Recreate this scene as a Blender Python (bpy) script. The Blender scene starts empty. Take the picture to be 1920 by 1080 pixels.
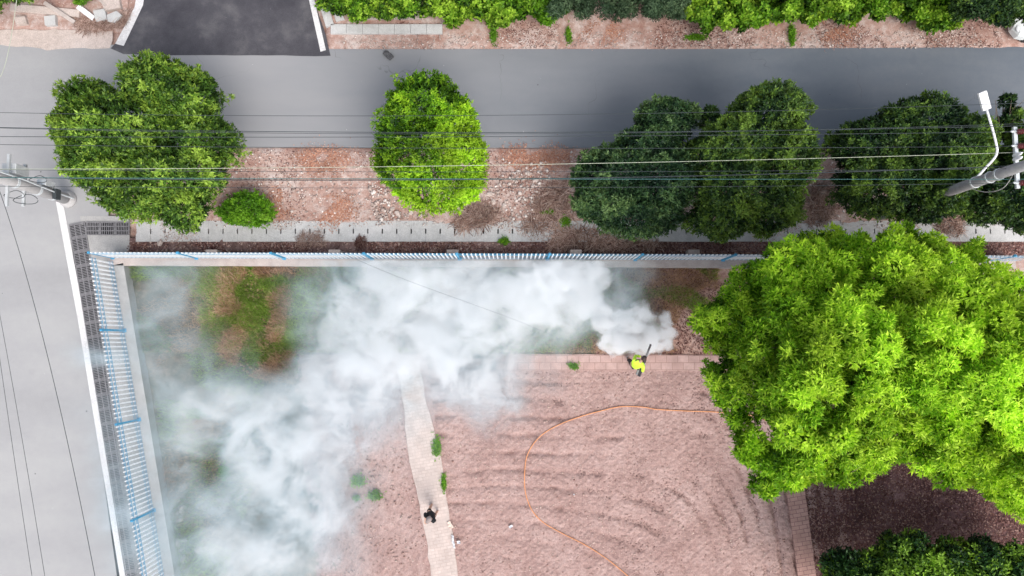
import bpy, math, random
import numpy as np
from mathutils import Vector, Matrix
random.seed(7); R = np.random.default_rng(7)
S = bpy.context.scene; COL = S.collection

# ------------------------------------------------------------------ camera
F = 1371.0; H = 28.0; TILT = math.atan(100 / F)
cam_d = bpy.data.cameras.new('camera'); cam = bpy.data.objects.new('camera', cam_d); COL.objects.link(cam)
cam.location = (0, 0, H); cam.rotation_euler = (TILT, 0, 0)
cam_d.sensor_width = 36; cam_d.lens = 36 * F / 1920; cam_d.clip_end = 1000
S.camera = cam
# ------------------------------------------------------------------ sky, sun, exposure
SUN_EL, SUN_AZ = math.radians(52), math.radians(152)   # azimuth: direction the light comes from, clockwise from +Y
w = bpy.data.worlds.new('World'); S.world = w; w.use_nodes = True
sky = w.node_tree.nodes.new('ShaderNodeTexSky'); sky.sky_type = 'NISHITA'; sky.sun_disc = False
sky.sun_elevation = SUN_EL; sky.sun_rotation = SUN_AZ; sky.dust_density = 3.0; sky.air_density = 1.0; sky.ozone_density = 1.0
hs = w.node_tree.nodes.new('ShaderNodeHueSaturation'); hs.inputs['Saturation'].default_value = .45   # thin overcast
w.node_tree.links.new(sky.outputs[0], hs.inputs['Color']); w.node_tree.links.new(hs.outputs[0], w.node_tree.nodes['Background'].inputs[0])
w.node_tree.nodes['Background'].inputs[1].default_value = 0.14
sl = bpy.data.lights.new('sun', 'SUN'); sl.energy = 1.5; sl.angle = math.radians(38); sl.color = (1.0, 0.93, 0.87)
so = bpy.data.objects.new('sun', sl); COL.objects.link(so)
sd = Vector((math.sin(SUN_AZ) * math.cos(SUN_EL), math.cos(SUN_AZ) * math.cos(SUN_EL), math.sin(SUN_EL)))
so.rotation_euler = sd.to_track_quat('Z', 'Y').to_euler()
S.view_settings.view_transform = 'Standard'; S.view_settings.look = 'None'
S.view_settings.gamma = 1.0; S.view_settings.use_curve_mapping = False
S.view_settings.exposure = 0.85
S.cycles.volume_bounces = 5; S.cycles.max_bounces = 10; S.cycles.use_adaptive_sampling = True; S.cycles.adaptive_threshold = .02; S.cycles.transparent_max_bounces = 16
S.cycles.volume_step_rate = 1.0; S.cycles.volume_max_steps = 256

# ------------------------------------------------------------------ helpers
CT, ST = math.cos(TILT), math.sin(TILT)
def P(px, py, z=0.0):
    """survey point of the photograph -> place in the world at height z"""
    x = (px - 960) / F; y = (540 - py) / F
    dy = y * CT + ST; dz = y * ST - CT
    t = (z - H) / dz
    return Vector((x * t, dy * t, z))
def sc_at(z): return F / (H - z)
def tag(o, label=None, cat=None, group=None, kind=None):
    if label: o['label'] = label
    if cat: o['category'] = cat; kind = kind or 'thing'
    if group: o['group'] = group
    if kind: o['kind'] = kind
    return o
def raw(name, V, Fc, m=None, parent=None, smooth=False, attrs=None):
    me = bpy.data.meshes.new(name)
    V = np.asarray(V, dtype=np.float32)
    if isinstance(Fc, np.ndarray):
        n, k = Fc.shape
        me.vertices.add(len(V)); me.vertices.foreach_set('co', V.ravel())
        me.loops.add(n * k); me.loops.foreach_set('vertex_index', Fc.astype(np.int32).ravel())
        me.polygons.add(n); me.polygons.foreach_set('loop_start', np.arange(0, n * k, k, dtype=np.int32))
        me.update(calc_edges=True)
    else:
        me.from_pydata(V.tolist(), [], [list(map(int, f)) for f in Fc]); me.update()
    if attrs:
        for k2, a in attrs.items():
            at = me.attributes.new(k2, 'FLOAT', 'POINT'); at.data.foreach_set('value', np.asarray(a, dtype=np.float32))
    if m: me.materials.append(m)
    if smooth: me.polygons.foreach_set('use_smooth', [True] * len(me.polygons))
    o = bpy.data.objects.new(name, me); COL.objects.link(o)
    if parent: o.parent = parent
    return o
def empty(name, loc, rz=0.0):
    o = bpy.data.objects.new(name, None); COL.objects.link(o); o.location = loc; o.rotation_euler = (0, 0, rz)
    o.empty_display_size = .3
    return o
class MB:
    def __init__(s): s.v = []; s.f = []
    def add(s, V, Fc):
        b = len(s.v); s.v += [tuple(v) for v in V]; s.f += [[i + b for i in f] for f in Fc]; return s
    def box(s, c, d, rot=None):
        cx, cy, cz = c; hx, hy, hz = d[0] / 2, d[1] / 2, d[2] / 2
        V = [Vector((x, y, z)) for z in (-hz, hz) for x, y in ((-hx, -hy), (hx, -hy), (hx, hy), (-hx, hy))]
        if rot is not None: V = [rot @ v for v in V]
        V = [v + Vector(c) for v in V]
        return s.add(V, [(3, 2, 1, 0), (4, 5, 6, 7), (0, 1, 5, 4), (1, 2, 6, 5), (2, 3, 7, 6), (3, 0, 4, 7)])
    def tube(s, pts, rad, n=8, cap=True):
        pts = [Vector(p) for p in pts]; m = len(pts)
        if not hasattr(rad, '__len__'): rad = [rad] * m
        V = []; u = None
        for i, p in enumerate(pts):
            t = (pts[min(i + 1, m - 1)] - pts[max(i - 1, 0)]).normalized()
            if u is None: u = t.orthogonal().normalized()
            u = (u - t * u.dot(t)).normalized(); v = t.cross(u)
            for k in range(n):
                a = 2 * math.pi * k / n; V.append(p + (u * math.cos(a) + v * math.sin(a)) * rad[i])
        Fc = [(i * n + k, i * n + (k + 1) % n, (i + 1) * n + (k + 1) % n, (i + 1) * n + k) for i in range(m - 1) for k in range(n)]
        if cap: Fc += [tuple(range(n - 1, -1, -1)), tuple(range((m - 1) * n, m * n))]
        return s.add(V, Fc)
    def lathe(s, c, prof, n=16, axis='Z'):
        V = []
        for r, z in prof:
            for k in range(n):
                a = 2 * math.pi * k / n
                q = (r * math.cos(a), r * math.sin(a), z)
                if axis == 'X': q = (q[2], q[0], q[1])
                if axis == 'Y': q = (q[1], q[2], q[0])
                V.append(Vector(q) + Vector(c))
        m = len(prof)
        Fc = [(i * n + k, i * n + (k + 1) % n, (i + 1) * n + (k + 1) % n, (i + 1) * n + k) for i in range(m - 1) for k in range(n)]
        Fc += [tuple(range(n - 1, -1, -1)), tuple(range((m - 1) * n, m * n))]
        return s.add(V, Fc)
    def ball(s, c, r, n=10, jit=0.0):
        V = [Vector((0, 0, -1))]
        m = n // 2
        for i in range(1, m):
            a = -math.pi / 2 + math.pi * i / m
            for k in range(n): V.append(Vector((math.cos(a) * math.cos(2 * math.pi * k / n), math.cos(a) * math.sin(2 * math.pi * k / n), math.sin(a))))
        V.append(Vector((0, 0, 1)))
        if jit: V = [v * (1 + random.uniform(-jit, jit)) for v in V]
        if not hasattr(r, '__len__'): r = (r, r, r)
        V = [Vector((v.x * r[0], v.y * r[1], v.z * r[2])) + Vector(c) for v in V]
        Fc = [(0, 1 + (k + 1) % n, 1 + k) for k in range(n)]
        for i in range(m - 2):
            for k in range(n):
                a = 1 + i * n; Fc.append((a + k, a + (k + 1) % n, a + n + (k + 1) % n, a + n + k))
        a = 1 + (m - 2) * n; Fc += [(a + k, a + (k + 1) % n, len(V) - 1) for k in range(n)]
        return s.add(V, Fc)
    def build(s, name, m, parent=None, smooth=False, bevel=0):
        o = raw(name, s.v, s.f, m, parent, smooth)
        if bevel:
            b = o.modifiers.new('bevel', 'BEVEL'); b.width = bevel; b.segments = 2; b.limit_method = 'ANGLE'
        return o
def sines(p, freq, seed, n=9):
    """smooth pseudo-noise, about -1..1"""
    r = np.random.default_rng(seed); out = np.zeros(len(p))
    for i in range(n):
        d = r.normal(size=3); d /= np.linalg.norm(d)
        out += np.sin((p @ d) * freq * r.uniform(.6, 1.7) + r.uniform(0, 6.28))
    return out / math.sqrt(n) / 1.1

# ------------------------------------------------------------------ materials
def newmat(name):
    m = bpy.data.materials.new(name); m.use_nodes = True
    nt = m.node_tree; b = nt.nodes['Principled BSDF']
    return m, nt, b
def N(nt, t, **kw):
    n = nt.nodes.new(t)
    for k, v in kw.items(): setattr(n, k, v)
    return n
def noise(nt, vec, scale, detail=6, rough=.6, dist=0):
    n = N(nt, 'ShaderNodeTexNoise'); n.inputs['Scale'].default_value = scale; n.inputs['Detail'].default_value = detail
    n.inputs['Roughness'].default_value = rough; n.inputs['Distortion'].default_value = dist
    nt.links.new(vec, n.inputs['Vector']); return n.outputs['Fac']
def ramp(nt, fac, stops, interp='LINEAR'):
    r = N(nt, 'ShaderNodeValToRGB'); r.color_ramp.interpolation = interp
    e = r.color_ramp.elements
    while len(e) < len(stops): e.new(.5)
    for i, (p, c) in enumerate(stops):
        e[i].position = p; e[i].color = (*c, 1) if hasattr(c, '__len__') else (c, c, c, 1)
    nt.links.new(fac, r.inputs[0]); return r.outputs[0]
def mix(nt, fac, a, b, mode='MIX'):
    m = N(nt, 'ShaderNodeMix', data_type='RGBA', blend_type=mode)
    for sck, v in ((m.inputs[0], fac), (m.inputs[6], a), (m.inputs[7], b)):
        if isinstance(v, (int, float)): sck.default_value = v
        elif isinstance(v, tuple): sck.default_value = (*v, 1)
        else: nt.links.new(v, sck)
    return m.outputs[2]
def math_(nt, op, a, b=None, c=None, clamp=False):
    m = N(nt, 'ShaderNodeMath', operation=op, use_clamp=clamp)
    for i, v in enumerate((a, b, c)):
        if v is None: continue
        if isinstance(v, (int, float)): m.inputs[i].default_value = v
        else: nt.links.new(v, m.inputs[i])
    return m.outputs[0]
def pos(nt, world=True):
    if world: return N(nt, 'ShaderNodeNewGeometry').outputs['Position']
    return N(nt, 'ShaderNodeTexCoord').outputs['Object']
def bump(nt, b, h, strength, dist):
    n = N(nt, 'ShaderNodeBump'); n.inputs['Strength'].default_value = strength; n.inputs['Distance'].default_value = dist
    nt.links.new(h, n.inputs['Height']); nt.links.new(n.outputs[0], b.inputs['Normal'])
def ground(name, cols, s1=.6, s2=6, s3=40, speck=None, bmp=.03, rough=.95, world=True, mixf=.5):
    """cols: dark, mid, light; large patches + small mottling + fine grain"""
    m, nt, b = newmat(name); p = pos(nt, world)
    big = noise(nt, p, s1, 4, .55, .3); mid = noise(nt, p, s2, 6, .65, .2); fine = noise(nt, p, s3, 4, .7)
    f = math_(nt, 'ADD', math_(nt, 'MULTIPLY', big, mixf), math_(nt, 'MULTIPLY', mid, 1 - mixf))
    c = ramp(nt, f, [(.36, cols[0]), (.5, cols[1]), (.64, cols[2])])
    g = ramp(nt, fine, [(.3, .72), (.7, 1.22)])
    c = mix(nt, 1.0, c, g, 'MULTIPLY')
    if speck:
        v = N(nt, 'ShaderNodeTexVoronoi'); v.inputs['Scale'].default_value = speck[1]; v.inputs['Randomness'].default_value = 1
        nt.links.new(p, v.inputs['Vector'])
        d = math_(nt, 'LESS_THAN', v.outputs['Distance'], speck[2])
        sel = math_(nt, 'GREATER_THAN', noise(nt, p, speck[1] * .23, 2), .53)
        c = mix(nt, math_(nt, 'MULTIPLY', d, sel), c, speck[0])
    nt.links.new(c, b.inputs['Base Color']); b.inputs['Roughness'].default_value = rough
    b.inputs['Specular IOR Level'].default_value = .2
    if bmp: bump(nt, b, math_(nt, 'ADD', mid, math_(nt, 'MULTIPLY', fine, .5)), .8, bmp)
    return m
def paint(name, col, rough=.5, var=.12, sc=9, metal=0.0, dirt=None, world=False, bmp=0):
    m, nt, b = newmat(name); p = pos(nt, world)
    n1 = noise(nt, p, sc, 5, .6)
    c = ramp(nt, n1, [(.3, tuple(x * (1 - var) for x in col)), (.7, tuple(min(1, x * (1 + var)) for x in col))])
    if dirt: c = mix(nt, ramp(nt, noise(nt, p, sc * .6, 8, .7), [(.55, 0.0), (.7, 1.0)]), c, dirt)
    nt.links.new(c, b.inputs['Base Color']); b.inputs['Roughness'].default_value = rough; b.inputs['Metallic'].default_value = metal
    if bmp: bump(nt, b, n1, .6, bmp)
    return m
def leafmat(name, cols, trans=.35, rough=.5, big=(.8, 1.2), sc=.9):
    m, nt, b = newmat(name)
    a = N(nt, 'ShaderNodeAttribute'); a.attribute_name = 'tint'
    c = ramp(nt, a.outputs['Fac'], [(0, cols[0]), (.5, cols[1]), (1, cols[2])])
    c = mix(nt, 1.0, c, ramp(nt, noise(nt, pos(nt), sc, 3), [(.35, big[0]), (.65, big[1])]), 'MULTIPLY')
    b.inputs['Roughness'].default_value = rough; b.inputs['Specular IOR Level'].default_value = .25
    nt.links.new(c, b.inputs['Base Color'])
    t = N(nt, 'ShaderNodeBsdfTranslucent'); nt.links.new(mix(nt, 1.0, c, (1.15, 1.2, .5), 'MULTIPLY'), t.inputs[0])
    ms = N(nt, 'ShaderNodeMixShader'); ms.inputs[0].default_value = trans
    nt.links.new(b.outputs[0], ms.inputs[1]); nt.links.new(t.outputs[0], ms.inputs[2])
    nt.links.new(ms.outputs[0], nt.nodes['Material Output'].inputs[0])
    return m

M = {}
M['dirt'] = ground('dirt', [(.30, .165, .13), (.42, .29, .25), (.56, .48, .45)], .7, 4, 28, ((.6, .52, .47), 9, .16), .03)
M['dirt_dark'] = ground('dark_dirt', [(.09, .05, .047), (.19, .12, .11), (.32, .23, .21)], .7, 6, 28, ((.3, .2, .18), 12, .15), .04)
M['soil'] = ground('soil', [(.28, .18, .162), (.36, .245, .222), (.43, .31, .285)], .6, 4, 18, ((.5, .4, .36), 7, .1), .022)
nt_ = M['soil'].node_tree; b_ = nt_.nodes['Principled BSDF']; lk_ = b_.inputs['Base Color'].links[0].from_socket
at_ = N(nt_, 'ShaderNodeAttribute'); at_.attribute_name = 'row_dark'   # darker soil tone along the rows
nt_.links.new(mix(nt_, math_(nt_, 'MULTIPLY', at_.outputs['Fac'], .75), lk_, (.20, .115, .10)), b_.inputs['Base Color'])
M['soil_right'] = ground('litter_soil', [(.08, .04, .04), (.15, .08, .078), (.25, .15, .145)], .8, 6, 30, ((.2, .12, .11), 8, .16), .04)
M['plot'] = ground('plot_dirt', [(.05, .055, .03), (.14, .11, .07), (.30, .21, .15)], .8, 5, 25, None, .03)
M['plot_dry'] = ground('dry_plot_dirt', [(.24, .13, .10), (.42, .26, .21), (.58, .42, .36)], .8, 5, 25, None, .03)
M['sand'] = ground('pale_dirt', [(.42, .35, .31), (.52, .44, .40), (.58, .50, .46)], .5, 4, 30, None, .015)
def roadmat(name, cols, s=.25, lit_tone=None):
    m, nt, b = newmat(name); p = pos(nt)
    mp = N(nt, 'ShaderNodeMapping'); mp.inputs['Scale'].default_value = (.35, 1.2, 1); nt.links.new(p, mp.inputs[0])
    f = math_(nt, 'ADD', math_(nt, 'MULTIPLY', noise(nt, mp.outputs[0], s * 1.6, 5, .55, .4), .75), math_(nt, 'MULTIPLY', noise(nt, p, 3.5, 6, .7), .25))
    c = ramp(nt, f, [(.35, cols[0]), (.5, cols[1]), (.65, cols[2])])
    c = mix(nt, 1.0, c, ramp(nt, noise(nt, p, 60, 3, .8), [(.3, .9), (.7, 1.1)]), 'MULTIPLY')
    st = ramp(nt, noise(nt, p, 1.3, 2, .4), [(.70, 0.0), (.74, .35)])
    c = mix(nt, st, c, cols[0])
    if lit_tone is not None:   # paler at left, darker at right: the right side's shade put into the colour
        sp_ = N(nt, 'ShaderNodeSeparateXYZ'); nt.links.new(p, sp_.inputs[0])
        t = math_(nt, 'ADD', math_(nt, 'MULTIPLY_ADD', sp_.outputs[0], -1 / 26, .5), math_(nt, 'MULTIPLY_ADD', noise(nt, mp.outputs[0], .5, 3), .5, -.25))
        c = mix(nt, ramp(nt, t, [(.05, 0.0), (1.0, 1.0)]), c, lit_tone)
    # oil drips, pale chips and a few hairline cracks
    for sc_, th, col, k in ((1.1, .035, (.05, .05, .055), .55), (1.9, .03, (.55, .55, .54), .5)):
        v = N(nt, 'ShaderNodeTexVoronoi'); v.inputs['Scale'].default_value = sc_; nt.links.new(p, v.inputs['Vector'])
        sel = math_(nt, 'MULTIPLY', math_(nt, 'LESS_THAN', v.outputs['Distance'], th), math_(nt, 'GREATER_THAN', noise(nt, p, sc_ * .5, 2), k))
        c = mix(nt, math_(nt, 'MULTIPLY', sel, .6), c, col)
    dv = N(nt, 'ShaderNodeVectorMath', operation='ADD'); nt.links.new(p, dv.inputs[0]); nw = N(nt, 'ShaderNodeTexNoise'); nw.inputs['Scale'].default_value = 1.2; nt.links.new(p, nw.inputs['Vector']); nt.links.new(nw.outputs['Color'], dv.inputs[1])
    v = N(nt, 'ShaderNodeTexVoronoi', feature='DISTANCE_TO_EDGE'); v.inputs['Scale'].default_value = .22; nt.links.new(dv.outputs[0], v.inputs['Vector'])
    cr = math_(nt, 'MULTIPLY', math_(nt, 'LESS_THAN', v.outputs['Distance'], .0022 if lit_tone is not None else 0.0), ramp(nt, noise(nt, p, .35, 3), [(.5, 0.0), (.56, .3)]))
    c = mix(nt, cr, c, (.06, .06, .06))
    nt.links.new(c, b.inputs['Base Color']); b.inputs['Roughness'].default_value = .85; b.inputs['Specular IOR Level'].default_value = .3
    bump(nt, b, noise(nt, p, 50, 3), .3, .006)
    return m
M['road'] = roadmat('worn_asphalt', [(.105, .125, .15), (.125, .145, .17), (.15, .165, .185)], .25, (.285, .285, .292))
M['road_left'] = roadmat('concrete_road', [(.285, .285, .29), (.315, .315, .32), (.345, .345, .345)])
M['asphalt'] = ground('fresh_asphalt', [(.048, .047, .056), (.070, .068, .078), (.125, .122, .128)], .4, 1.1, 60, ((.3, .3, .3), 2.2, .018), .008, .8)
M['concrete'] = ground('concrete', [(.30, .30, .295), (.37, .365, .36), (.43, .42, .41)], .6, 3, 40, None, .006, .85)
M['concrete_warm'] = ground('warm_concrete', [(.33, .28, .26), (.42, .36, .335), (.48, .42, .39)], .5, 3, 40, None, .008, .85)
M['rubble'] = ground('rubble_concrete', [(.16, .13, .12), (.27, .23, .21), (.38, .34, .32)], 1.5, 6, 40, None, .02, .9)
M['slab'] = ground('slab_concrete', [(.42, .42, .415), (.50, .50, .495), (.56, .555, .55)], .8, 4, 45, None, .006, .85)
M['white_line'] = ground('road_paint', [(.55, .54, .54), (.64, .63, .63), (.68, .68, .68)], 1.5, 7, 40, None, .003, .6)
M['white'] = paint('white_paint', (.82, .83, .85), .45)
M['blue'] = paint('blue_paint', (.06, .30, .50), .45, .2)
M['iron'] = paint('cast_iron', (.20, .195, .205), .6, .3, 12)
M['black'] = paint('black_void', (.008, .008, .01), .9)
M['pole'] = paint('pole_concrete', (.24, .24, .25), .85, .15, 6, 0, (.3, .29, .28))
M['pole_light'] = paint('pale_pole_concrete', (.40, .39, .39), .85, .1, 6)
M['box'] = paint('weathered_box', (.45, .47, .48), .7, .12, 6)
M['galv'] = paint('galvanised_steel', (.62, .66, .68), .45, .12, 8, .3)
M['porcelain'] = paint('brown_porcelain', (.10, .015, .018), .2, .2)
M['pink'] = paint('pink_cap', (.65, .42, .42), .5)
M['wire_dark'] = paint('dark_cable', (.035, .045, .05), .9)
M['wire_pale'] = paint('pale_cable', (.42, .45, .36), .9)
M['wire_teal'] = paint('teal_cable', (.05, .14, .14), .9)
M['bark'] = ground('bark', [(.08, .06, .045), (.15, .12, .09), (.22, .18, .14)], 2, 14, 50, None, .02, .9, False)
M['twig'] = leafmat('dry_twigs', [(.16, .085, .065), (.44, .29, .235), (.70, .55, .48)], .05, .8)
M['deadleaf'] = leafmat('dead_leaves', [(.08, .03, .028), (.20, .095, .08), (.40, .26, .22)], .15, .8)
M['rustleaf'] = leafmat('rusty_leaves', [(.26, .10, .06), (.42, .20, .13), (.58, .36, .27)], .1, .8)
M['clod'] = leafmat('soil_clods', [(.26, .155, .13), (.38, .255, .22), (.52, .41, .36)], 0, .95)
M['crumb'] = leafmat('dark_crumbs', [(.17, .10, .09), (.26, .165, .15), (.38, .26, .23)], 0, .95)
M['pebble'] = leafmat('pebbles', [(.32, .24, .21), (.5, .41, .37), (.72, .66, .62)], 0, .85)
M['grass'] = leafmat('green_grass', [(.10, .17, .03), (.24, .36, .06), (.48, .56, .16)], .4, .6)
M['drygrass'] = leafmat('dry_grass', [(.24, .14, .08), (.50, .31, .21), (.66, .50, .36)], .3, .8)
M['leaf_mid'] = leafmat('osmanthus_leaves', [(.016, .045, .010), (.075, .165, .02), (.30, .45, .06)], .25, .45)
M['leaf_lime'] = leafmat('young_leaves', [(.02, .07, .008), (.13, .30, .012), (.36, .58, .03)], .35, .5, (.6, 1.3), .7)
M['leaf_dark'] = leafmat('dark_leaves', [(.006, .022, .014), (.045, .10, .025), (.17, .28, .04)], .22, .45)
M['leaf_big'] = leafmat('elm_leaves', [(.03, .10, .005), (.16, .36, .012), (.52, .74, .06)], .35, .55, (.75, 1.2), .5)
M['leaf_shrub'] = leafmat('shrub_leaves', [(.05, .15, .01), (.12, .30, .015), (.22, .42, .03)], .35, .5)
M['leaf_vine'] = leafmat('vine_leaves', [(.015, .05, .01), (.12, .28, .015), (.40, .60, .06)], .35, .5)
M['leaf_deep'] = leafmat('deep_green_leaves', [(.006, .02, .012), (.03, .09, .02), (.28, .48, .05)], .25, .5)
M['leaf_cool'] = leafmat('cool_leaves', [(.010, .032, .018), (.055, .12, .042), (.20, .31, .11)], .25, .45)
M['leaf_olive'] = leafmat('olive_leaves', [(.02, .045, .022), (.06, .11, .055), (.13, .20, .10)], .2, .5)
def brickmat(name, cols, mortar, bw, bh, rz=0.0, off=.5):
    m, nt, b = newmat(name); p = pos(nt)
    mp = N(nt, 'ShaderNodeMapping'); mp.inputs['Rotation'].default_value = (0, 0, rz); nt.links.new(p, mp.inputs[0])
    t = N(nt, 'ShaderNodeTexBrick'); nt.links.new(mp.outputs[0], t.inputs['Vector'])
    t.inputs['Color1'].default_value = (*cols[0], 1); t.inputs['Color2'].default_value = (*cols[1], 1); t.inputs['Mortar'].default_value = (*mortar, 1)
    t.inputs['Scale'].default_value = 1; t.inputs['Brick Width'].default_value = bw; t.inputs['Row Height'].default_value = bh
    t.inputs['Mortar Size'].default_value = .012; t.inputs['Mortar Smooth'].default_value = .3; t.offset = off
    c = mix(nt, 1.0, t.outputs['Color'], ramp(nt, noise(nt, p, 3, 8, .7), [(.3, .82), (.7, 1.18)]), 'MULTIPLY')
    d = ramp(nt, noise(nt, p, 1.1, 8, .7), [(.52, 0.0), (.66, .8)])
    c = mix(nt, d, c, tuple(x * .9 for x in cols[1]))
    nt.links.new(c, b.inputs['Base Color']); b.inputs['Roughness'].default_value = .9
    bump(nt, b, t.outputs['Fac'], -.5, .01)
    return m
M['brick_pink'] = brickmat('pink_bricks', [(.46, .32, .29), (.41, .27, .24)], (.27, .17, .15), .42, .27)
M['brick_pale'] = brickmat('pale_bricks', [(.46, .38, .345), (.52, .44, .405)], (.42, .34, .305), .24, .12, math.radians(-10))
M['brick_right'] = brickmat('red_bricks', [(.44, .27, .23), (.38, .225, .19)], (.2, .11, .1), .30, .15, math.radians(-9.5))

# ------------------------------------------------------------------ ground sheets
def poly(name, px, z, m, thick=0.0, kind='structure', wob=0.0, seg=0.0, label=None, cat=None, group=None):
    pts = [P(x, y, z) for x, y in px]
    if seg:
        q = []
        for i, a in enumerate(pts):
            b = pts[(i + 1) % len(pts)]; n = max(1, int((b - a).length / seg))
            for k in range(n):
                v = a.lerp(b, k / n); q.append(v + Vector((random.uniform(-wob, wob), random.uniform(-wob, wob), 0)))
        pts = q
    n = len(pts); V = [tuple(p) for p in pts]; Fc = [tuple(range(n - 1, -1, -1))]
    if thick:
        V += [(p.x, p.y, z - thick) for p in pts]
        Fc += [(i, (i + 1) % n, n + (i + 1) % n, n + i) for i in range(n)]
    o = raw(name, V, Fc, m)
    return tag(o, label, cat, group, kind)
def patch(name, quad, nx, ny, zf, m, taper=.25, drop=.12, label=None, attr=None):
    """height-field sheet over a four-cornered plot (corners: TL, TR, BR, BL in survey points)"""
    A, B, C, D = [np.array(P(*q, 0)) for q in quad]
    u, v = np.meshgrid(np.linspace(0, 1, nx), np.linspace(0, 1, ny))
    u = u[..., None]; v = v[..., None]
    G = (A * (1 - u) + B * u) * (1 - v) + (D * (1 - u) + C * u) * v
    G = G.reshape(-1, 3)
    L1 = np.linalg.norm(B - A); L2 = np.linalg.norm(D - A)
    e = np.minimum(np.minimum(u, 1 - u) * L1, np.minimum(v, 1 - v) * L2).reshape(-1)
    z = zf(G)
    if taper: z = z - drop * np.clip(1 - e / taper, 0, 1) ** 1.5
    G[:, 2] = z
    i = (np.arange(ny - 1)[:, None] * nx + np.arange(nx - 1)[None]).ravel()
    Fc = np.stack([i + nx, i + nx + 1, i + 1, i], 1)
    o = raw(name, G, Fc, m, smooth=True, attrs={'row_dark': attr(G)} if attr else None)
    return tag(o, kind='structure')
def rough(a, b=.0, s=1, base=.0):
    def f(p): return base + a * (sines(p, 2.3, s) * .5 + sines(p, 7, s + 1) * .3 + sines(p, 19, s + 2) * .25) + b * sines(p, 45, s + 3)
    return f
big = MB(); big.v = [(-150, -150, -.15), (150, -150, -.15), (150, 150, -.15), (-150, 150, -.15)]; big.f = [(0, 1, 2, 3)]
tag(big.build('ground', M['dirt']), kind='structure')
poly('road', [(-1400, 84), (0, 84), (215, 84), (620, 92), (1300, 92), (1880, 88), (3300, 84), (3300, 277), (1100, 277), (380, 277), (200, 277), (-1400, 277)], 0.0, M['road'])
poly('concrete_road', [(-1400, 277), (200, 277), (205, 470), (260, 1080), (330, 1500), (-1400, 1500)], 0.0, M['road_left'])
# paler worn concrete where the two roads meet
poly('road_junction', [(-1400, 84), (215, 84), (224, 88), (300, 96), (250, 277), (-1400, 277)], 0.004, M['road_left'])
poly('side_road', [(276, -260), (268, 0), (236, 60), (208, 90), (232, 102), (620, 105), (610, 60), (588, 0), (560, -260)], 0.008, M['asphalt'], wob=.02, seg=.6)
poly('road_line', [(262, -40), (276, -40), (268, 10), (232, 86), (216, 82), (252, 14)], 0.014, M['white_line'])
poly('road_line', [(566, -60), (576, -60), (611, 94), (601, 97)], 0.014, M['white_line'])
poly('road_line', [(104, 374), (117, 374), (159, 600), (245, 1120), (231, 1120), (146, 600)], 0.012, M['white_line'])
poly('concrete_apron', [(150, 405), (243, 405), (243, 462), (240, 500), (315, 1120), (262, 1120), (200, 720)], 0.006, M['concrete'])
patch('verge', [(-300, -60), (252, -60), (226, 60), (-300, 62)], 90, 30, rough(.03, 0, 3, .02), M['dirt'])
poly('pavement', [(-600, 55), (100, 56), (212, 60), (206, 92), (190, 90), (90, 93), (0, 84), (-600, 84)], .012, M['sand'], wob=.04, seg=.3)
patch('verge', [(606, -60), (2400, -60), (2400, 93), (612, 95)], 500, 34, rough(.035, .004, 9, .045), M['dirt'])
patch('verge', [(196, 274), (2400, 274), (2400, 425), (240, 425)], 560, 56, rough(.04, .006, 21, .035), M['dirt'], .3, .1)
patch('fence_strip', [(238, 446), (2400, 446), (2400, 482), (238, 482)], 500, 14, rough(.035, .006, 31, -.01), M['dirt_dark'], 0, 0)
# smoke-filled plot with weeds
patch('weed_plot', [(236, 485), (1120, 485), (1120, 672), (270, 672)], 180, 60, rough(.04, .004, 41, .0), M['plot'], 0, 0)
patch('weed_plot', [(1118, 485), (1700, 485), (1700, 672), (1118, 672)], 120, 60, rough(.04, .004, 41, .003), M['plot_dry'], 0, 0)
patch('weed_plot', [(270, 664), (560, 664), (640, 1120), (330, 1120)], 90, 120, rough(.04, .004, 43, .004), M['plot'], 0, 0)
def furrow(p, row_dark=False):
    # tractor-like rows that follow the top edge and bend down the right-hand side
    x = p[:, 0]; y = p[:, 1]
    tr = P(1480, 700); br = P(1510, 1080); sl = (br.x - tr.x) / (br.y - tr.y)
    dx = (tr.x + (y - tr.y) * sl) - x; dy = tr.y - y
    k = 2.2; d = -np.log(np.exp(-dx / k * 1.3) + np.exp(-dy / k)) * k
    d = d + .10 * sines(p, .9, 5) + .03 * sines(p, 4, 6)
    fade = np.clip(1 - (d - 1) / 8.5, .3, 1)
    ph = (d / .66) % 1
    groove = np.exp(-((ph - .5) / .17) ** 2)
    bro = np.clip(.45 + .7 * sines(p, 1.6, 77) + .4 * sines(p, 7, 78), 0, 1)
    if row_dark: return np.clip(np.exp(-((ph - .5) / .12) ** 2) * fade * bro * (.6 + .6 * sines(p, 11, 79)), 0, 1)
    return .02 - .10 * groove * fade * bro + rough(.03, .008, 51)(p) + .006 * sines(p, 60, 3)
patch('tilled_soil', [(800, 693), (1560, 693), (1600, 1130), (840, 1130)], 560, 330, furrow, M['soil'], 0, 0, attr=lambda g: furrow(g, True))
patch('tilled_soil', [(545, 664), (800, 664), (860, 1130), (600, 1130)], 160, 240, lambda p: .012 + rough(.03, .008, 53)(p), M['soil'], 0, 0)
patch('leaf_ground', [(1485, 664), (2100, 664), (2100, 1200), (1520, 1200)], 200, 180, rough(.04, .008, 61, .02), M['soil_right'], 0, 0)
poly('brick_path', [(930, 664), (1400, 666), (1500, 666), (1500, 696), (1400, 696), (930, 694)], .07, M['brick_pink'], .2, wob=.012, seg=.4)
poly('garden_path', [(742, 664), (784, 664), (800, 760), (826, 850), (836, 930), (850, 1010), (864, 1130), (812, 1130), (800, 1010), (782, 930), (766, 850), (757, 770)], .06, M['brick_pale'], .2, wob=.03, seg=.3)
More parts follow.
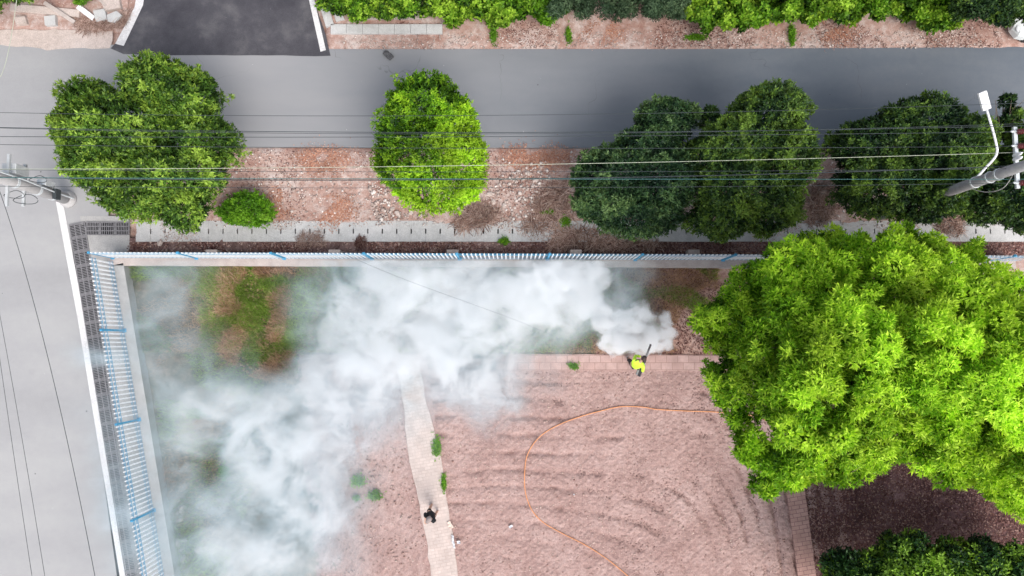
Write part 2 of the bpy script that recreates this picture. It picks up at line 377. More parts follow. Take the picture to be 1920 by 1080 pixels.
poly('brick_path', [(1446, 696), (1480, 696), (1537, 1130), (1503, 1130)], .075, M['brick_right'], .2)

# ------------------------------------------------------------------ drain slabs and gratings
ORD = 'first second third fourth fifth sixth seventh eighth ninth tenth eleventh twelfth thirteenth fourteenth fifteenth sixteenth seventeenth eighteenth nineteenth twentieth'.split(); ORD += ['twenty-' + x for x in ORD[:9]]
GZ = .03
def slab_mesh(L, Wd):
    # notched at both ends so that two neighbours leave a slot
    s = .026; a = Wd * .24; g = .0015
    o = [(g, 0), (L - g, 0), (L - g, -Wd * .38 + 0), (L - s, -Wd * .38), (L - s, -Wd * .38 - a), (L - g, -Wd * .38 - a), (L - g, -Wd), (g, -Wd), (g, -Wd * .38 - a), (s, -Wd * .38 - a), (s, -Wd * .38), (g, -Wd * .38)]
    n = len(o); V = [(x, y, 0) for x, y in o] + [(x, y, -.10) for x, y in o]
    Fc = [tuple(range(n - 1, -1, -1))] + [(i, (i + 1) % n, n + (i + 1) % n, n + i) for i in range(n)]
    return V, Fc
A = P(235, 414, GZ); B = P(235, 453, GZ); Wd = A.y - B.y
step = (P(961 + 27.15, 433, GZ) - P(961, 433, GZ)).x
V, Fc = slab_mesh(step, Wd)
x0 = P(961, 433, GZ).x
k0 = int(math.ceil((A.x + .1 - x0) / step)); first = None
for k in range(k0, k0 + 64):
    if first is None:
        o = first = raw('drain_slab', V, Fc, M['slab'])
    else:
        o = first.copy(); COL.objects.link(o)
    o.location = (x0 + k * step, A.y + random.uniform(-.006, .006), GZ + random.uniform(-.004, .004)); o.rotation_euler = (random.uniform(-.004, .004), random.uniform(-.004, .004), 0)
    tag(o, 'pale concrete drain slab with dark slotted joints in the long row beside the railing', 'drain slab', 'concrete slabs covering the drain')
dc = MB(); dc.box(((x0 + 20), (A.y + B.y) / 2, -.10), (60, Wd - .06, .06)); tag(dc.build('drain_channel', M['black']), kind='structure')
poly('drain_channel', [(129, 421), (158, 421), (262, 1130), (226, 1130)], .009, M['black'])
poly('drain_channel', [(156, 417), (243, 417), (243, 441), (156, 441)], .0095, M['black'])
def grate_mesh(L, Wd, nslot, ncol):
    g = MB(); t = .028
    fr = .03
    for y in (fr / 2, Wd - fr / 2): g.box((L / 2, y, 0), (L - .012, fr, t))
    for x in (fr / 2 + .006, L - fr / 2 - .006): g.box((x, Wd / 2, 0), (fr, Wd - 2 * fr, t))
    for c in range(1, ncol):
        g.box((L / 2, Wd * c / ncol, -.002), (L - 2 * fr - .012, .03, t - .004))
    for s in range(1, nslot):
        g.box((L * s / nslot, Wd / 2, -.004), (.024, Wd - 2 * fr, t - .008))
    return g
p0 = P(129, 421, .03); p1 = P(243, 1130, .03); dirv = (p1 - p0); Lg = dirv.length; ng = round(Lg / .56); Lp = Lg / ng
wg = (P(159, 421, .03) - P(129, 421, .03)).x
ang = math.atan2(dirv.y, dirv.x); gm = grate_mesh(Lp, wg, 9, 3); first = None
for k in range(ng):
    if first is None: o = first = gm.build('drain_grating', M['iron'])
    else: o = first.copy(); COL.objects.link(o)
    o.location = p0 + dirv * (k / ng); o.rotation_euler = (0, 0, ang)
    tag(o, ORD[k] + ' dark iron grating down from the corner, between white line and blue railing', 'drain grating', 'iron gratings along the kerb')
gh = grate_mesh(.56, .5, 11, 3); q0 = P(160, 441, .034); LABS = ['iron grating with wide openings in the short run by the corner, next to the road', 'iron grating with wide openings in the middle of the short run at the fence corner', 'dark iron grating ending the short run, against the first concrete slab']
for k in range(3):
    wdt = (P(243, 441, .034).x - q0.x) / 3
    o = grate_mesh(wdt, P(0, 416, .034).y - P(0, 441, .034).y, 9 if k != 1 else 7, 3).build('drain_grating', M['iron']); o.location = (q0.x + k * wdt, q0.y, .034)
    tag(o, LABS[k], 'drain grating', 'iron gratings in the short run at the corner')

# ------------------------------------------------------------------ walls and railings
WZ = .55
def wall(name, a, b, outer, inner, label, z=WZ, cm='concrete_warm'):
    """a, b: ground points of the fence line; outer/inner: offsets from the line"""
    d = (b - a).normalized(); n = Vector((-d.y, d.x, 0))
    th = outer + inner; c = (a + b) / 2 + n * ((inner - outer) / 2)
    rot = Matrix.Rotation(math.atan2(d.y, d.x), 3, 'Z')
    m = MB(); m.box((c.x, c.y, z / 2 - .06), ((b - a).length, th, z + .02), rot)
    root = empty(name, (0, 0, 0)); m.build('wall_body', M['concrete'], root)
    m = MB(); m.box((c.x, c.y, z - .025), ((b - a).length + .04, th + .05, .05), rot); m.build('coping', M[cm], root, bevel=.008)
    return tag(root, label, 'wall')
cor = P(228, 489, 0)                        # corner of the railing line on the ground
lft_end = P(228 + 0.175 * 780, 489 + 780, 0)
# the railing's base line, recovered from its picket feet
cor = P(226, 486, 0.0); e1 = P(1480, 489.5, 0.0); e1 = Vector((16.5, cor.y - .02 * 0, 0))
e2 = P(333, 1140, 0.0)
top_a, top_b = cor, Vector((19, cor.y - .12, 0))
d1 = (top_b - top_a).normalized(); d2 = (e2 - cor).normalized()
wl = wall('boundary_wall', top_a + d1 * -.15, top_b, .28, .12, 'low pale concrete wall carrying the railing along the drain slabs')
wl2 = wall('boundary_wall', cor + d2 * .30, e2, .12, .33, 'low grey concrete wall carrying the railing beside the left road', cm='concrete')
def pier(px):
    p = P(px, 470, 0); m = MB(); y = top_a.y + .12 + .10
    m.box((p.x, y, .18), (.44, .2, .5)); o = m.build('pier', M['concrete_warm'], None, bevel=.01); o.parent = wl; return o
for px in (405, 632, 850, 1078, 1296): pier(px)
PH0, PH1 = WZ + .06, 2.12
pk = MB(); hw = .022
pk.add([(-hw, -hw, PH0), (hw, -hw, PH0), (hw, hw, PH0), (-hw, hw, PH0), (-hw, -hw, PH1), (hw, -hw, PH1), (hw, hw, PH1), (-hw, hw, PH1), (0, 0, PH1 + .07)],
       [(0, 1, 5, 4), (1, 2, 6, 5), (2, 3, 7, 6), (3, 0, 4, 7), (4, 5, 8), (5, 6, 8), (6, 7, 8), (7, 4, 8), (3, 2, 1, 0)])
def railing(a, b, pitch, posts, label):
    d = (b - a); L = d.length; d.normalize(); ang = math.atan2(d.y, d.x)
    root = tag(empty('railing', a, ang), label, 'railing')
    n = int(L / pitch); me = None; cand = []
    for k in range(n):
        s = (k + .5) * pitch
        if any(abs(s - q) < .07 for q in posts): continue
        cand.append(s)
    for s in cand[:100]:
        if me is None: o = pk.build('picket', M['white'], root); me = o.data
        else: o = bpy.data.objects.new('picket', me); COL.objects.link(o); o.parent = root
        o.location = (s, 0, 0)
    if len(cand) > 100:
        r = MB()
        for s in cand[100:]: r.add([(v[0] + s, v[1], v[2]) for v in pk.v], pk.f)
        tag(r.build('picket', M['white'], root), kind='stuff')
    for z in (.66, .86, 1.78, 2.0):
        m = MB()
        for sd in (-1, 1): m.box((L / 2, sd * .021, z), (L, .008 if z > 1 else .005, .03 if z > 1 else .02))
        m.build('rail', M['blue'], root)
    for s in posts:
        m = MB(); m.box((s, 0, (WZ + 2.13) / 2), (.065, .065, 2.13 - WZ)); m.box((s, 0, 2.14), (.085, .085, .03)); m.ball((s, 0, 2.175), .03, 8)
        m.box((s, 0, WZ + .012), (.14, .14, .02))
        m.build('post', M['blue'], root)
    return root
sp = 174 / sc_at(1.9)
cand = (P(1030, 470, 1.9).x - top_a.x) % sp
railing(top_a, top_b, 8.1 / sc_at(1.95), [0.0] + [cand + sp * k for k in range(0, 11) if cand + sp * k > .3], 'white picket railing with blue rails on the wall along the drain slabs')
# left railing posts at survey heights 620, 792, 968
lp = []
for px, py in ((198, 618), (228, 793), (262, 972)):
    q = P(px, py, 1.95); lp.append((q - cor).dot(d2))
sp2 = (lp[2] - lp[0]) / 2
railing(cor + d2 * .16, e2, 8.35 / sc_at(1.95), [x - .16 for x in (lp[0], lp[0] + sp2, lp[2], lp[2] + sp2)], 'white picket railing with blue rails on the wall beside the left road')

# ------------------------------------------------------------------ scatter helpers
def rots(n, tilt=3.14, flat=False):
    a = R.uniform(0, 2 * math.pi, n); ca, sa = np.cos(a), np.sin(a)
    Z = np.zeros((n, 3, 3)); Z[:, 0, 0] = ca; Z[:, 0, 1] = -sa; Z[:, 1, 0] = sa; Z[:, 1, 1] = ca; Z[:, 2, 2] = 1
    b = R.normal(0, tilt, n); cb, sb = np.cos(b), np.sin(b)
    X = np.zeros((n, 3, 3)); X[:, 0, 0] = 1; X[:, 1, 1] = cb; X[:, 1, 2] = -sb; X[:, 2, 1] = sb; X[:, 2, 2] = cb
    return Z @ X
def inst(name, tv, tf, pts, scl, rot, m, tint, parent=None):
    n = len(pts); tv = np.asarray(tv, float); tf = np.asarray(tf)
    V = np.einsum('nij,nkj->nki', rot, tv[None] * scl[:, None, :]) + pts[:, None, :]
    Fc = (tf[None] + (np.arange(n) * len(tv))[:, None, None]).reshape(-1, tf.shape[1])
    return raw(name, V.reshape(-1, 3), Fc, m, parent, attrs={'tint': np.repeat(tint, len(tv))})
OCT = ([(1, 0, 0), (0, 1, 0), (-1, 0, 0), (0, -1, 0), (0, 0, 1), (0, 0, -1)], [(0, 1, 4), (1, 2, 4), (2, 3, 4), (3, 0, 4), (1, 0, 5), (2, 1, 5), (3, 2, 5), (0, 3, 5)])
LEAF = ([(0, 0, 0), (.5, .28, .08), (1, 0, 0), (.5, -.28, .08)], [(0, 3, 2, 1)])
TWIG = ([(0, .5, -.3), (0, -.5, -.3), (0, 0, .5), (1, .5, -.3), (1, -.5, -.3), (1, 0, .5)], [(0, 1, 4, 3), (1, 2, 5, 4), (2, 0, 3, 5)])
BLADE = ([(-.5, 0, 0), (.5, 0, 0), (.3, .15, .6), (-.3, .15, .6), (0, .5, 1.0), (0, .5, 1.0)], [(0, 1, 2, 3), (3, 2, 4, 5)])
def regpts(px, n, z=.03):
    """n random ground points inside a survey polygon"""
    px = np.array(px, float); lo, hi = px.min(0), px.max(0); out = []
    q = R.uniform(lo, hi, (n * 4, 2)); ins = np.zeros(len(q), bool); j = len(px) - 1
    for i in range(len(px)):
        c = ((px[i, 1] > q[:, 1]) != (px[j, 1] > q[:, 1])) & (q[:, 0] < (px[j, 0] - px[i, 0]) * (q[:, 1] - px[i, 1]) / (px[j, 1] - px[i, 1] + 1e-9) + px[i, 0])
        ins ^= c; j = i
    q = q[ins][:n]
    return np.array([P(a, b, z) for a, b in q]), q
def mask(p, freq, seed, thr): return sines(p, freq, seed) > thr
def clods(name, px, n, smin, smax, m=None, z=.02, thr=-9, label='stuff', zf=None):
    p, q = regpts(px, n, z); p = p[mask(p, 1.6, len(name), thr)]
    if zf is not None: p[:, 2] = zf(p)
    s = R.uniform(0, 1, len(p)) ** 3 * (smax - smin) + smin
    scl = np.stack([s * R.uniform(.7, 1.3, len(p)), s * R.uniform(.7, 1.3, len(p)), s * R.uniform(.4, .9, len(p))], 1)
    return tag(inst(name, *OCT, p, scl, rots(len(p), .5), m or M['clod'], R.uniform(0, 1, len(p))), kind='stuff')
FIELD = [(815, 697), (1330, 697), (1480, 700), (1530, 1090), (850, 1090), (830, 900)]
clods('soil_clods', FIELD, 11000, .006, .042, zf=furrow)
p_, q_ = regpts([(1000, 697), (1330, 697), (1480, 700), (1530, 1090), (1180, 1090)], 26000, 0)
g_ = furrow(p_); kp = g_ < np.quantile(g_, .22); p_ = p_[kp][:2600]; p_[:, 2] = furrow(p_) + .005; s_ = R.uniform(.008, .03, len(p_))
tag(inst('soil_crumbs', *OCT, p_, np.stack([s_ * 1.4, s_, s_ * .6], 1), rots(len(p_), .4), M['crumb'], R.uniform(0, 1, len(p_))), kind='stuff')
clods('soil_clods', [(560, 700), (760, 700), (808, 1090), (600, 1090)], 2500, .008, .05, z=.03)
clods('gravel', [(400, 282), (1880, 282), (1880, 425), (400, 425)], 7000, .01, .06, M['pebble'], .06)
clods('gravel', [(905, 360), (950, 330), (1010, 300), (1040, 330), (1010, 400), (930, 420)], 420, .02, .10, M['pebble'], .06)
clods('gravel', [(690, 350), (720, 330), (735, 400), (800, 402), (770, 412), (700, 412)], 200, .03, .10, M['pebble'], .06)
for rp, rn in (([(600, 385), (650, 372), (668, 405), (640, 420), (600, 412)], 2200), ([(560, 285), (650, 283), (655, 312), (600, 322), (555, 306)], 2200), ([(500, 365), (545, 352), (540, 400), (505, 405)], 1100), ([(945, 283), (1075, 283), (1050, 308), (960, 306)], 2600), ([(1100, 52), (1160, 45), (1165, 66), (1105, 70)], 1000), ([(1540, 52), (1600, 46), (1600, 68), (1540, 74)], 1200)):
    p_, q_ = regpts(rp, rn, .075); p_[:, :2] += R.normal(0, .22, (len(p_), 2)); p_ = p_[sines(p_, 4, 99) > -.5]; s_ = R.uniform(.03, .08, len(p_))
    tag(inst('rust_leaves', *LEAF, p_, np.stack([s_, s_ * .8, s_], 1), rots(len(p_), .35), M['rustleaf'], R.uniform(0, 1, len(p_))), kind='stuff')
clods('gravel', [(640, 66), (1880, 50), (1880, 90), (640, 92)], 4500, .01, .045, M['pebble'], .06)
clods('gravel', [(240, 453), (1400, 453), (1400, 476), (240, 476)], 2500, .01, .06, M['clod'], .0)
def litter(name, px, n, L, m, z, thr=-9, seed=1):
    p, q = regpts(px, n, z); p = p[mask(p, 1.3, seed, thr)]; s = R.uniform(.6, 1.3, len(p)) * L
    return tag(inst(name, *LEAF, p, np.stack([s, s * .9, s], 1), rots(len(p), .35), m, R.uniform(0, 1, len(p)) ** 1.3), kind='stuff')
litter('fallen_leaves', [(1490, 850), (1940, 850), (1940, 1100), (1530, 1100)], 16000, .085, M['deadleaf'], .05)
litter('fallen_leaves', [(400, 282), (1930, 282), (1930, 420), (400, 420)], 9000, .07, M['deadleaf'], .07, .25, 5)
litter('fallen_leaves', [(300, 415), (1900, 415), (1900, 452), (300, 452)], 9000, .05, M['twig'], .055, .45, 15)
litter('fallen_leaves', [(240, 455), (1930, 455), (1930, 478), (240, 478)], 9000, .08, M['deadleaf'], .02, -.6, 6)
litter('fallen_leaves', [(640, 44), (1930, 30), (1930, 88), (640, 90)], 9000, .06, M['deadleaf'], .07, .1, 7)
litter('fallen_leaves', [(1120, 495), (1400, 495), (1400, 664), (1120, 664)], 5000, .08, M['deadleaf'], .06, -.1, 8)
litter('fallen_leaves', [(1300, 690), (1500, 690), (1510, 900), (1330, 800)], 700, .06, M['deadleaf'], .05, -9, 8)
def grass(name, px, n, hgt, m, z, thr, seed, wd=.018, fq=1.5):
    p, q = regpts(px, n, z); p = p[mask(p, fq, seed, thr)]; n = len(p)
    h = R.uniform(.5, 1.3, n) * hgt
    return tag(inst(name, *BLADE, p, np.stack([np.full(n, wd), h * 1.1, h], 1), rots(n, .35), m, np.clip(R.uniform(0, 1, n) * .7 + .3 * (sines(p, 3, 9) * .5 + .5), 0, 1)), kind='stuff')
WEED = [(245, 492), (1345, 494), (1345, 660), (560, 662), (560, 740), (300, 1080), (330, 1080), (275, 700)]
PL = [(245, 495), (1110, 495), (1110, 660), (262, 660)]; PR = [(1110, 495), (1345, 495), (1345, 660), (1110, 660)]
grass('grass', PR, 16000, .22, M['grass'], .0, .25, 21, .018, 3); grass('dry_grass', PR, 16000, .22, M['drygrass'], .0, -.5, 22)
grass('grass', PL, 60000, .24, M['grass'], .0, -.15, 11)
grass('dry_grass', PL, 30000, .26, M['drygrass'], .0, -.1, 12)
clods('straw_clods', [(375, 498), (540, 498), (560, 720), (480, 710), (380, 640)], 2500, .02, .09, M['drygrass'], .04, .1)
grass('grass', [(375, 498), (540, 498), (560, 700), (480, 700), (380, 640)], 22000, .27, M['grass'], .0, -.1, 13, .018, 4.5)
grass('dry_grass', [(375, 498), (540, 498), (560, 720), (480, 710), (380, 640)], 20000, .30, M['drygrass'], .05, .0, 14, .02, 3.7)
grass('grass', [(285, 665), (500, 665), (480, 900), (420, 1090), (330, 1090)], 15000, .2, M['grass'], .0, -.15, 15)
grass('dry_grass', [(285, 665), (560, 665), (520, 900), (330, 1080)], 12000, .2, M['drygrass'], .0, .0, 16)

# ------------------------------------------------------------------ trees and shrubs
def rosettes(c, nrm, k, L, wd, tint, up=.35):
    """k leaves springing from every centre"""
    n = len(c); c = np.repeat(c, k, 0); nr = np.repeat(nrm, k, 0); t = np.repeat(tint, k)
    d = R.normal(size=(n * k, 3)); d /= np.linalg.norm(d, axis=1, keepdims=True)
    d = d + nr * up + np.array([0, 0, .15]); d /= np.linalg.norm(d, axis=1, keepdims=True)
    s = np.cross(d, nr + R.normal(0, .35, (n * k, 3))); s /= (np.linalg.norm(s, axis=1, keepdims=True) + 1e-6)
    l = (R.uniform(.6, 1.25, n * k) * L)[:, None]; w_ = (R.uniform(.7, 1.2, n * k) * wd)[:, None]
    V = np.stack([c, c + d * l * .5 + s * w_ / 2, c + d * l, c + d * l * .5 - s * w_ / 2], 1)
    t = np.clip(t + R.normal(0, .14, n * k), 0, 1)
    return V.reshape(-1, 3), np.repeat(t, 4)
def foliage(name, C, NR, k, L, wd, m, tint, parent, up=.35):
    V, t = rosettes(C, NR, k, L, wd, tint, up)
    Fc = np.arange(len(V)).reshape(-1, 4)
    return raw(name, V, Fc, m, parent, attrs={'tint': t})
def blobw(px, py, rx, ry, z, rz):
    c = P(px, py, z); s = sc_at(z); return (c.x, c.y, c.z, rx / s, ry / s, rz)
def shell(blobs, n, lump=.16, lf=3.2, seed=0, thr=-.9, layers=(.72, 1.0), zmin=-.35):
    B = np.array(blobs); area = B[:, 3] * B[:, 4] + B[:, 5] * (B[:, 3] + B[:, 4]) / 2
    idx = R.choice(len(B), n * 2, p=area / area.sum()); b = B[idx]
    d = R.normal(size=(n * 2, 3)); d /= np.linalg.norm(d, axis=1, keepdims=True)
    keep = d[:, 2] > zmin; b = b[keep]; d = d[keep]
    lay = R.uniform(layers[0] ** 3, 1, len(d)) ** (1 / 3)
    base = b[:, :3] + d * b[:, 3:6]
    nz = sines(base, lf, seed); nz2 = sines(base, lf * 2.6, seed + 5)
    h = nz * .6 + nz2 * .5
    r = lay * (1 + lump * h)
    p = b[:, :3] + d * b[:, 3:6] * r[:, None]
    ok = (h > thr) | (lay < .86)
    for q in B:
        e = np.linalg.norm((p - q[:3]) / q[3:6], axis=1); ok &= ~((e < .74))
    p = p[ok][:n]; nr = (d / b[:, 3:6]); nr /= np.linalg.norm(nr, axis=1, keepdims=True)
    return p, nr[ok][:n], h[ok][:n], lay[ok][:n]
def trunk(root, base, tops, r0, z1, zoff=0):
    m = MB(); b = Vector(base)
    mid = b + Vector((random.uniform(-.1, .1), random.uniform(-.1, .1), z1))
    m.tube([b + Vector((0, 0, -.15)), b + Vector((0, 0, .15)), b.lerp(mid, .5) + Vector((.04, .03, 0)), mid], [r0 * 1.5, r0 * 1.1, r0 * .9, r0 * .75], 9)
    for t in tops:
        t = Vector(t); k = mid.lerp(t, .5) + Vector((random.uniform(-.15, .15), random.uniform(-.15, .15), .12))
        m.tube([mid - Vector((0, 0, .1)), k, t], [r0 * .6, r0 * .38, r0 * .12], 6)
        for j in range(4):
            e = t + Vector((random.uniform(-.7, .7), random.uniform(-.7, .7), random.uniform(0, .5)))
            m.tube([k.lerp(t, .4 + .15 * j), e], [r0 * .22, r0 * .05], 5)
    o = m.build('trunk', M['bark'], root, True); return o
def tree(name, label, cat, blobs, n, mat, k=9, L=.14, wd=.052, lump=.18, r0=.11, group=None, seed=0, tintf=None, base=None, z1=None, **kw):
    bl = [blobw(*b) for b in blobs]
    B = np.array(bl); cx = float(np.average(B[:, 0], weights=B[:, 3])); cy = float(np.average(B[:, 1], weights=B[:, 3]))
    if base is not None: q = P(*base, 0); cx, cy = q.x, q.y
    root = tag(empty(name, (cx, cy, 0)), label, cat, group)
    off = Vector((cx, cy, 0))
    kw.setdefault('lf', 5.0); kw.setdefault('thr', -.55)
    p, nr, h, lay = shell(bl, n, lump, seed=seed, **kw)
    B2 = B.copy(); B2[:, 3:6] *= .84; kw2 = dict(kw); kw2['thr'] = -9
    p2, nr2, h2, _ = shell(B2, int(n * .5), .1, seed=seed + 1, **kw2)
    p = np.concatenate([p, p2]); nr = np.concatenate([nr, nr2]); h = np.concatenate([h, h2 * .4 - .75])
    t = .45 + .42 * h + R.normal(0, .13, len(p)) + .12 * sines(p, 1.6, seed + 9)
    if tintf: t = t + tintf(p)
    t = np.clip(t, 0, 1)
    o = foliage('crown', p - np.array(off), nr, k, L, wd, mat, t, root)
    zt = min(b[2] for b in bl)
    trunk(root, (0, 0, 0), [Vector(b[:3]) - off + Vector((0, 0, b[5] * .2)) for b in bl], r0, z1 or zt * .45)
    return root
GT = 'round trees in the dirt strip beside the road'
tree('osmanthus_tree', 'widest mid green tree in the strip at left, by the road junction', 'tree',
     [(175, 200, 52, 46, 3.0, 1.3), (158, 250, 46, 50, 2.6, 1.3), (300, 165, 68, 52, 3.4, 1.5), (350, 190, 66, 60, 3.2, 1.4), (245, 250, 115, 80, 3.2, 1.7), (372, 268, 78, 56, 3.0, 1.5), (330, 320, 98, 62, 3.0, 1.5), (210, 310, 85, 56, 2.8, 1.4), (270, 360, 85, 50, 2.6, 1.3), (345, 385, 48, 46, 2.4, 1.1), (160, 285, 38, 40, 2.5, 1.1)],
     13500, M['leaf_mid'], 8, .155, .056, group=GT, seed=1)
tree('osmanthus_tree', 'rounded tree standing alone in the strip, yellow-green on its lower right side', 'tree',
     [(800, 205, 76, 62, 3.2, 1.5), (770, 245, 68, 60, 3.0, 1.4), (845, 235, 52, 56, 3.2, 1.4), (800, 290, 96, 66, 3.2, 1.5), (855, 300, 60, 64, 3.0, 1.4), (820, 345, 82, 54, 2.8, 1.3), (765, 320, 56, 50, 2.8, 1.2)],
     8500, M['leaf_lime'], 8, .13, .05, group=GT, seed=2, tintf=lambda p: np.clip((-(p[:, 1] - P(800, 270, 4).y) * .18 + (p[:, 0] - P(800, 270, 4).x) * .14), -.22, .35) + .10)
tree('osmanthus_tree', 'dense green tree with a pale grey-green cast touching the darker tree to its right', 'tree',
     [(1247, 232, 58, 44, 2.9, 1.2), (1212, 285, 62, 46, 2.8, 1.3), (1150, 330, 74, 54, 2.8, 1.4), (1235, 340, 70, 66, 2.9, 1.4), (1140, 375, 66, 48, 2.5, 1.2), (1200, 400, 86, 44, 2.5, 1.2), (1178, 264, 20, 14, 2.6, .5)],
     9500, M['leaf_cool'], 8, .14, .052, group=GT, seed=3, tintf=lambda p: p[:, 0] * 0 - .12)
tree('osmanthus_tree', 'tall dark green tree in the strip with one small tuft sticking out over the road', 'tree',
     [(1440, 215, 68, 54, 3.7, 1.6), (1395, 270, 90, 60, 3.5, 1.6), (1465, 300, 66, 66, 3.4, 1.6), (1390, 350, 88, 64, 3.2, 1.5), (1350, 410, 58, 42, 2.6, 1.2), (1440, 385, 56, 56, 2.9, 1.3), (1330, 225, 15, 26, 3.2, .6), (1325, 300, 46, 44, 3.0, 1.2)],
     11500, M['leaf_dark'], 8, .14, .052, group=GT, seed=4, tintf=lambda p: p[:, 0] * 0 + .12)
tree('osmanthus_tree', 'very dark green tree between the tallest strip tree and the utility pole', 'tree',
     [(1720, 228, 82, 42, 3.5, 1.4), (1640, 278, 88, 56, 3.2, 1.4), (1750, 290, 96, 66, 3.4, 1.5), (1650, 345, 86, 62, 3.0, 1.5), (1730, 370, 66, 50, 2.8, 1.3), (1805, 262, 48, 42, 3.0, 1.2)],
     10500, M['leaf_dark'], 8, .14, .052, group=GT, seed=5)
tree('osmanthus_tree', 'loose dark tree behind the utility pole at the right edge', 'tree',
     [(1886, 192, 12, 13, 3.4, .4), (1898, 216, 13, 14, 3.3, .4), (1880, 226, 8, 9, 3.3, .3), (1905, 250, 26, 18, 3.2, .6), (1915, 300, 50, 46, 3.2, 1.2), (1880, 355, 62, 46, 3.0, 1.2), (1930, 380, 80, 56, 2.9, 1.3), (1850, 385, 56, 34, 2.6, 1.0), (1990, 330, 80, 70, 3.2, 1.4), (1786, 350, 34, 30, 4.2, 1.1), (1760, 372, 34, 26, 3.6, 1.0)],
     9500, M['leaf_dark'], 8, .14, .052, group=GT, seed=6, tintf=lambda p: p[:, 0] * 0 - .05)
tree('shrub', 'small bright green bush beside the big left tree and the drain slabs', 'shrub',
     [(462, 385, 38, 24, .7, .55), (440, 398, 28, 20, .55, .5), (488, 402, 28, 22, .6, .5), (462, 405, 40, 18, .5, .4)],
     1500, M['leaf_shrub'], 8, .11, .045, .36, .03, seed=7, lf=11, z1=.2)
# big elm
OUT = [(1408, 500), (1440, 470), (1500, 445), (1560, 432), (1620, 440), (1690, 424), (1745, 440), (1790, 462), (1835, 445), (1850, 490), (1900, 520), (1990, 520), (2080, 640), (2080, 860), (1990, 960), (1900, 975), (1870, 960), (1845, 930), (1800, 905), (1775, 930), (1755, 890), (1700, 868), (1640, 880), (1600, 900), (1600, 915), (1570, 915), (1530, 895), (1480, 915), (1430, 940), (1410, 915), (1420, 885), (1385, 860), (1370, 800), (1350, 775), (1325, 730), (1310, 700), (1345, 670), (1320, 640), (1300, 600), (1320, 575), (1355, 555), (1365, 510)]
def big_tree():
    cx, cy = P(1700, 665, 0).x, P(1700, 665, 0).y
    root = tag(empty('elm_tree', (cx, cy, 0)), 'huge lime green tree spreading over the garden and the fence at right', 'tree')
    zc = 7.0; poly_ = np.array(OUT, float)
    q = []; lo, hi = poly_.min(0), poly_.max(0)
    def inside(x, y):
        c = False; j = len(poly_) - 1
        for i in range(len(poly_)):
            if (poly_[i, 1] > y) != (poly_[j, 1] > y) and x < (poly_[j, 0] - poly_[i, 0]) * (y - poly_[i, 1]) / (poly_[j, 1] - poly_[i, 1]) + poly_[i, 0]: c = not c
            j = i
        return c
    def edge(x, y):
        d = 1e9
        for i in range(len(poly_)):
            a = poly_[i - 1]; b = poly_[i]; t = np.clip(np.dot((x, y) - a, b - a) / np.dot(b - a, b - a), 0, 1); d = min(d, np.linalg.norm(a + (b - a) * t - (x, y)))
        return d
    holes = [(1415, 720, 4), (1432, 795, 12), (1450, 812, 4), (1585, 625, 2), (1690, 565, 12), (1560, 762, 10), (1745, 650, 12), (1720, 700, 4)]
    tries = 0
    while len(q) < 430 and tries < 70000:
        tries += 1; x, y = random.uniform(lo[0], hi[0]), random.uniform(lo[1], hi[1])
        if not inside(x, y): continue
        e = edge(x, y)
        if e < 9: continue
        if any((x - hx) ** 2 + (y - hy) ** 2 < (hr + 18) ** 2 for hx, hy, hr in holes): continue
        if any((x - a) ** 2 + (y - b) ** 2 < (19 + 6 * random.random()) ** 2 for a, b, *_ in q): continue
        q.append((x, y, e))
    blobs = []; zos = []
    for x, y, e in q:
        lift = math.sqrt(min(1, e / 190)); zo = random.choice((random.uniform(-1.35, .2), random.uniform(.2, 1.0))); z = 6.2 + 4.2 * lift + zo - (0.9 if x < 1420 else 0)
        r = random.uniform(.22, .42) if e > 26 else random.uniform(.2, .3)
        c = P(x, y, z); blobs.append((c.x, c.y, c.z, r, r, r * random.uniform(.6, .8))); zos.append(zo)
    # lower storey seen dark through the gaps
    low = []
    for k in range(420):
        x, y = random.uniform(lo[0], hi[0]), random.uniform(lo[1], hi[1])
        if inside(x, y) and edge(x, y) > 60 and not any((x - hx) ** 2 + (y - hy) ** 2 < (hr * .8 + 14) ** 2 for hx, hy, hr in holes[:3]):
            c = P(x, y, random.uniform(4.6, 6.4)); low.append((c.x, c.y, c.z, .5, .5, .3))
    off = np.array((cx, cy, 0))
    ps, ns, ts = [], [], []
    for i, b in enumerate(blobs + low):
        n = int(360 * (b[3] / .5) ** 2) + 20 if i < len(blobs) else 130
        d = R.normal(size=(n, 3)); d /= np.linalg.norm(d, axis=1, keepdims=True); d[:, 2] = np.abs(d[:, 2]) * R.choice([1, 1, 1, -1], n)
        r = R.uniform(.3, 1.0, n) ** .5
        h = sines(np.array(b[:3]) + d * .4, 6, i, 5)
        p = np.array(b[:3]) + d * np.array(b[3:6]) * (r * (1 + .42 * h))[:, None]
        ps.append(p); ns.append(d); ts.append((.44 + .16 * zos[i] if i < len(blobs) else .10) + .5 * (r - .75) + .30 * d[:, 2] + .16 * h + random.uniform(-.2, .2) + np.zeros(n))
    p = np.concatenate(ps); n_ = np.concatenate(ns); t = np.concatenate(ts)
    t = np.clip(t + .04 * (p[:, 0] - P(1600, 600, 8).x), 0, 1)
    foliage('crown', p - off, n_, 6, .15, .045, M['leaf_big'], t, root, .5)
    m = MB(); a = Vector((0, 0, 4.2))
    m.tube([(0, 0, -.2), (0, 0, .3), (.05, .05, 2.2), a], [.42, .30, .26, .24], 12)
    tops = random.sample(blobs, 46)
    hubs = []
    for k in range(7):
        an = k * 2 * math.pi / 7; h = Vector((math.cos(an) * 2.2, math.sin(an) * 2.0, 6.6 + random.uniform(-.3, .6))); hubs.append(h)
        m.tube([a - Vector((0, 0, .15)), a.lerp(h, .5) + Vector((0, 0, .25)), h], [.16, .11, .08], 8)
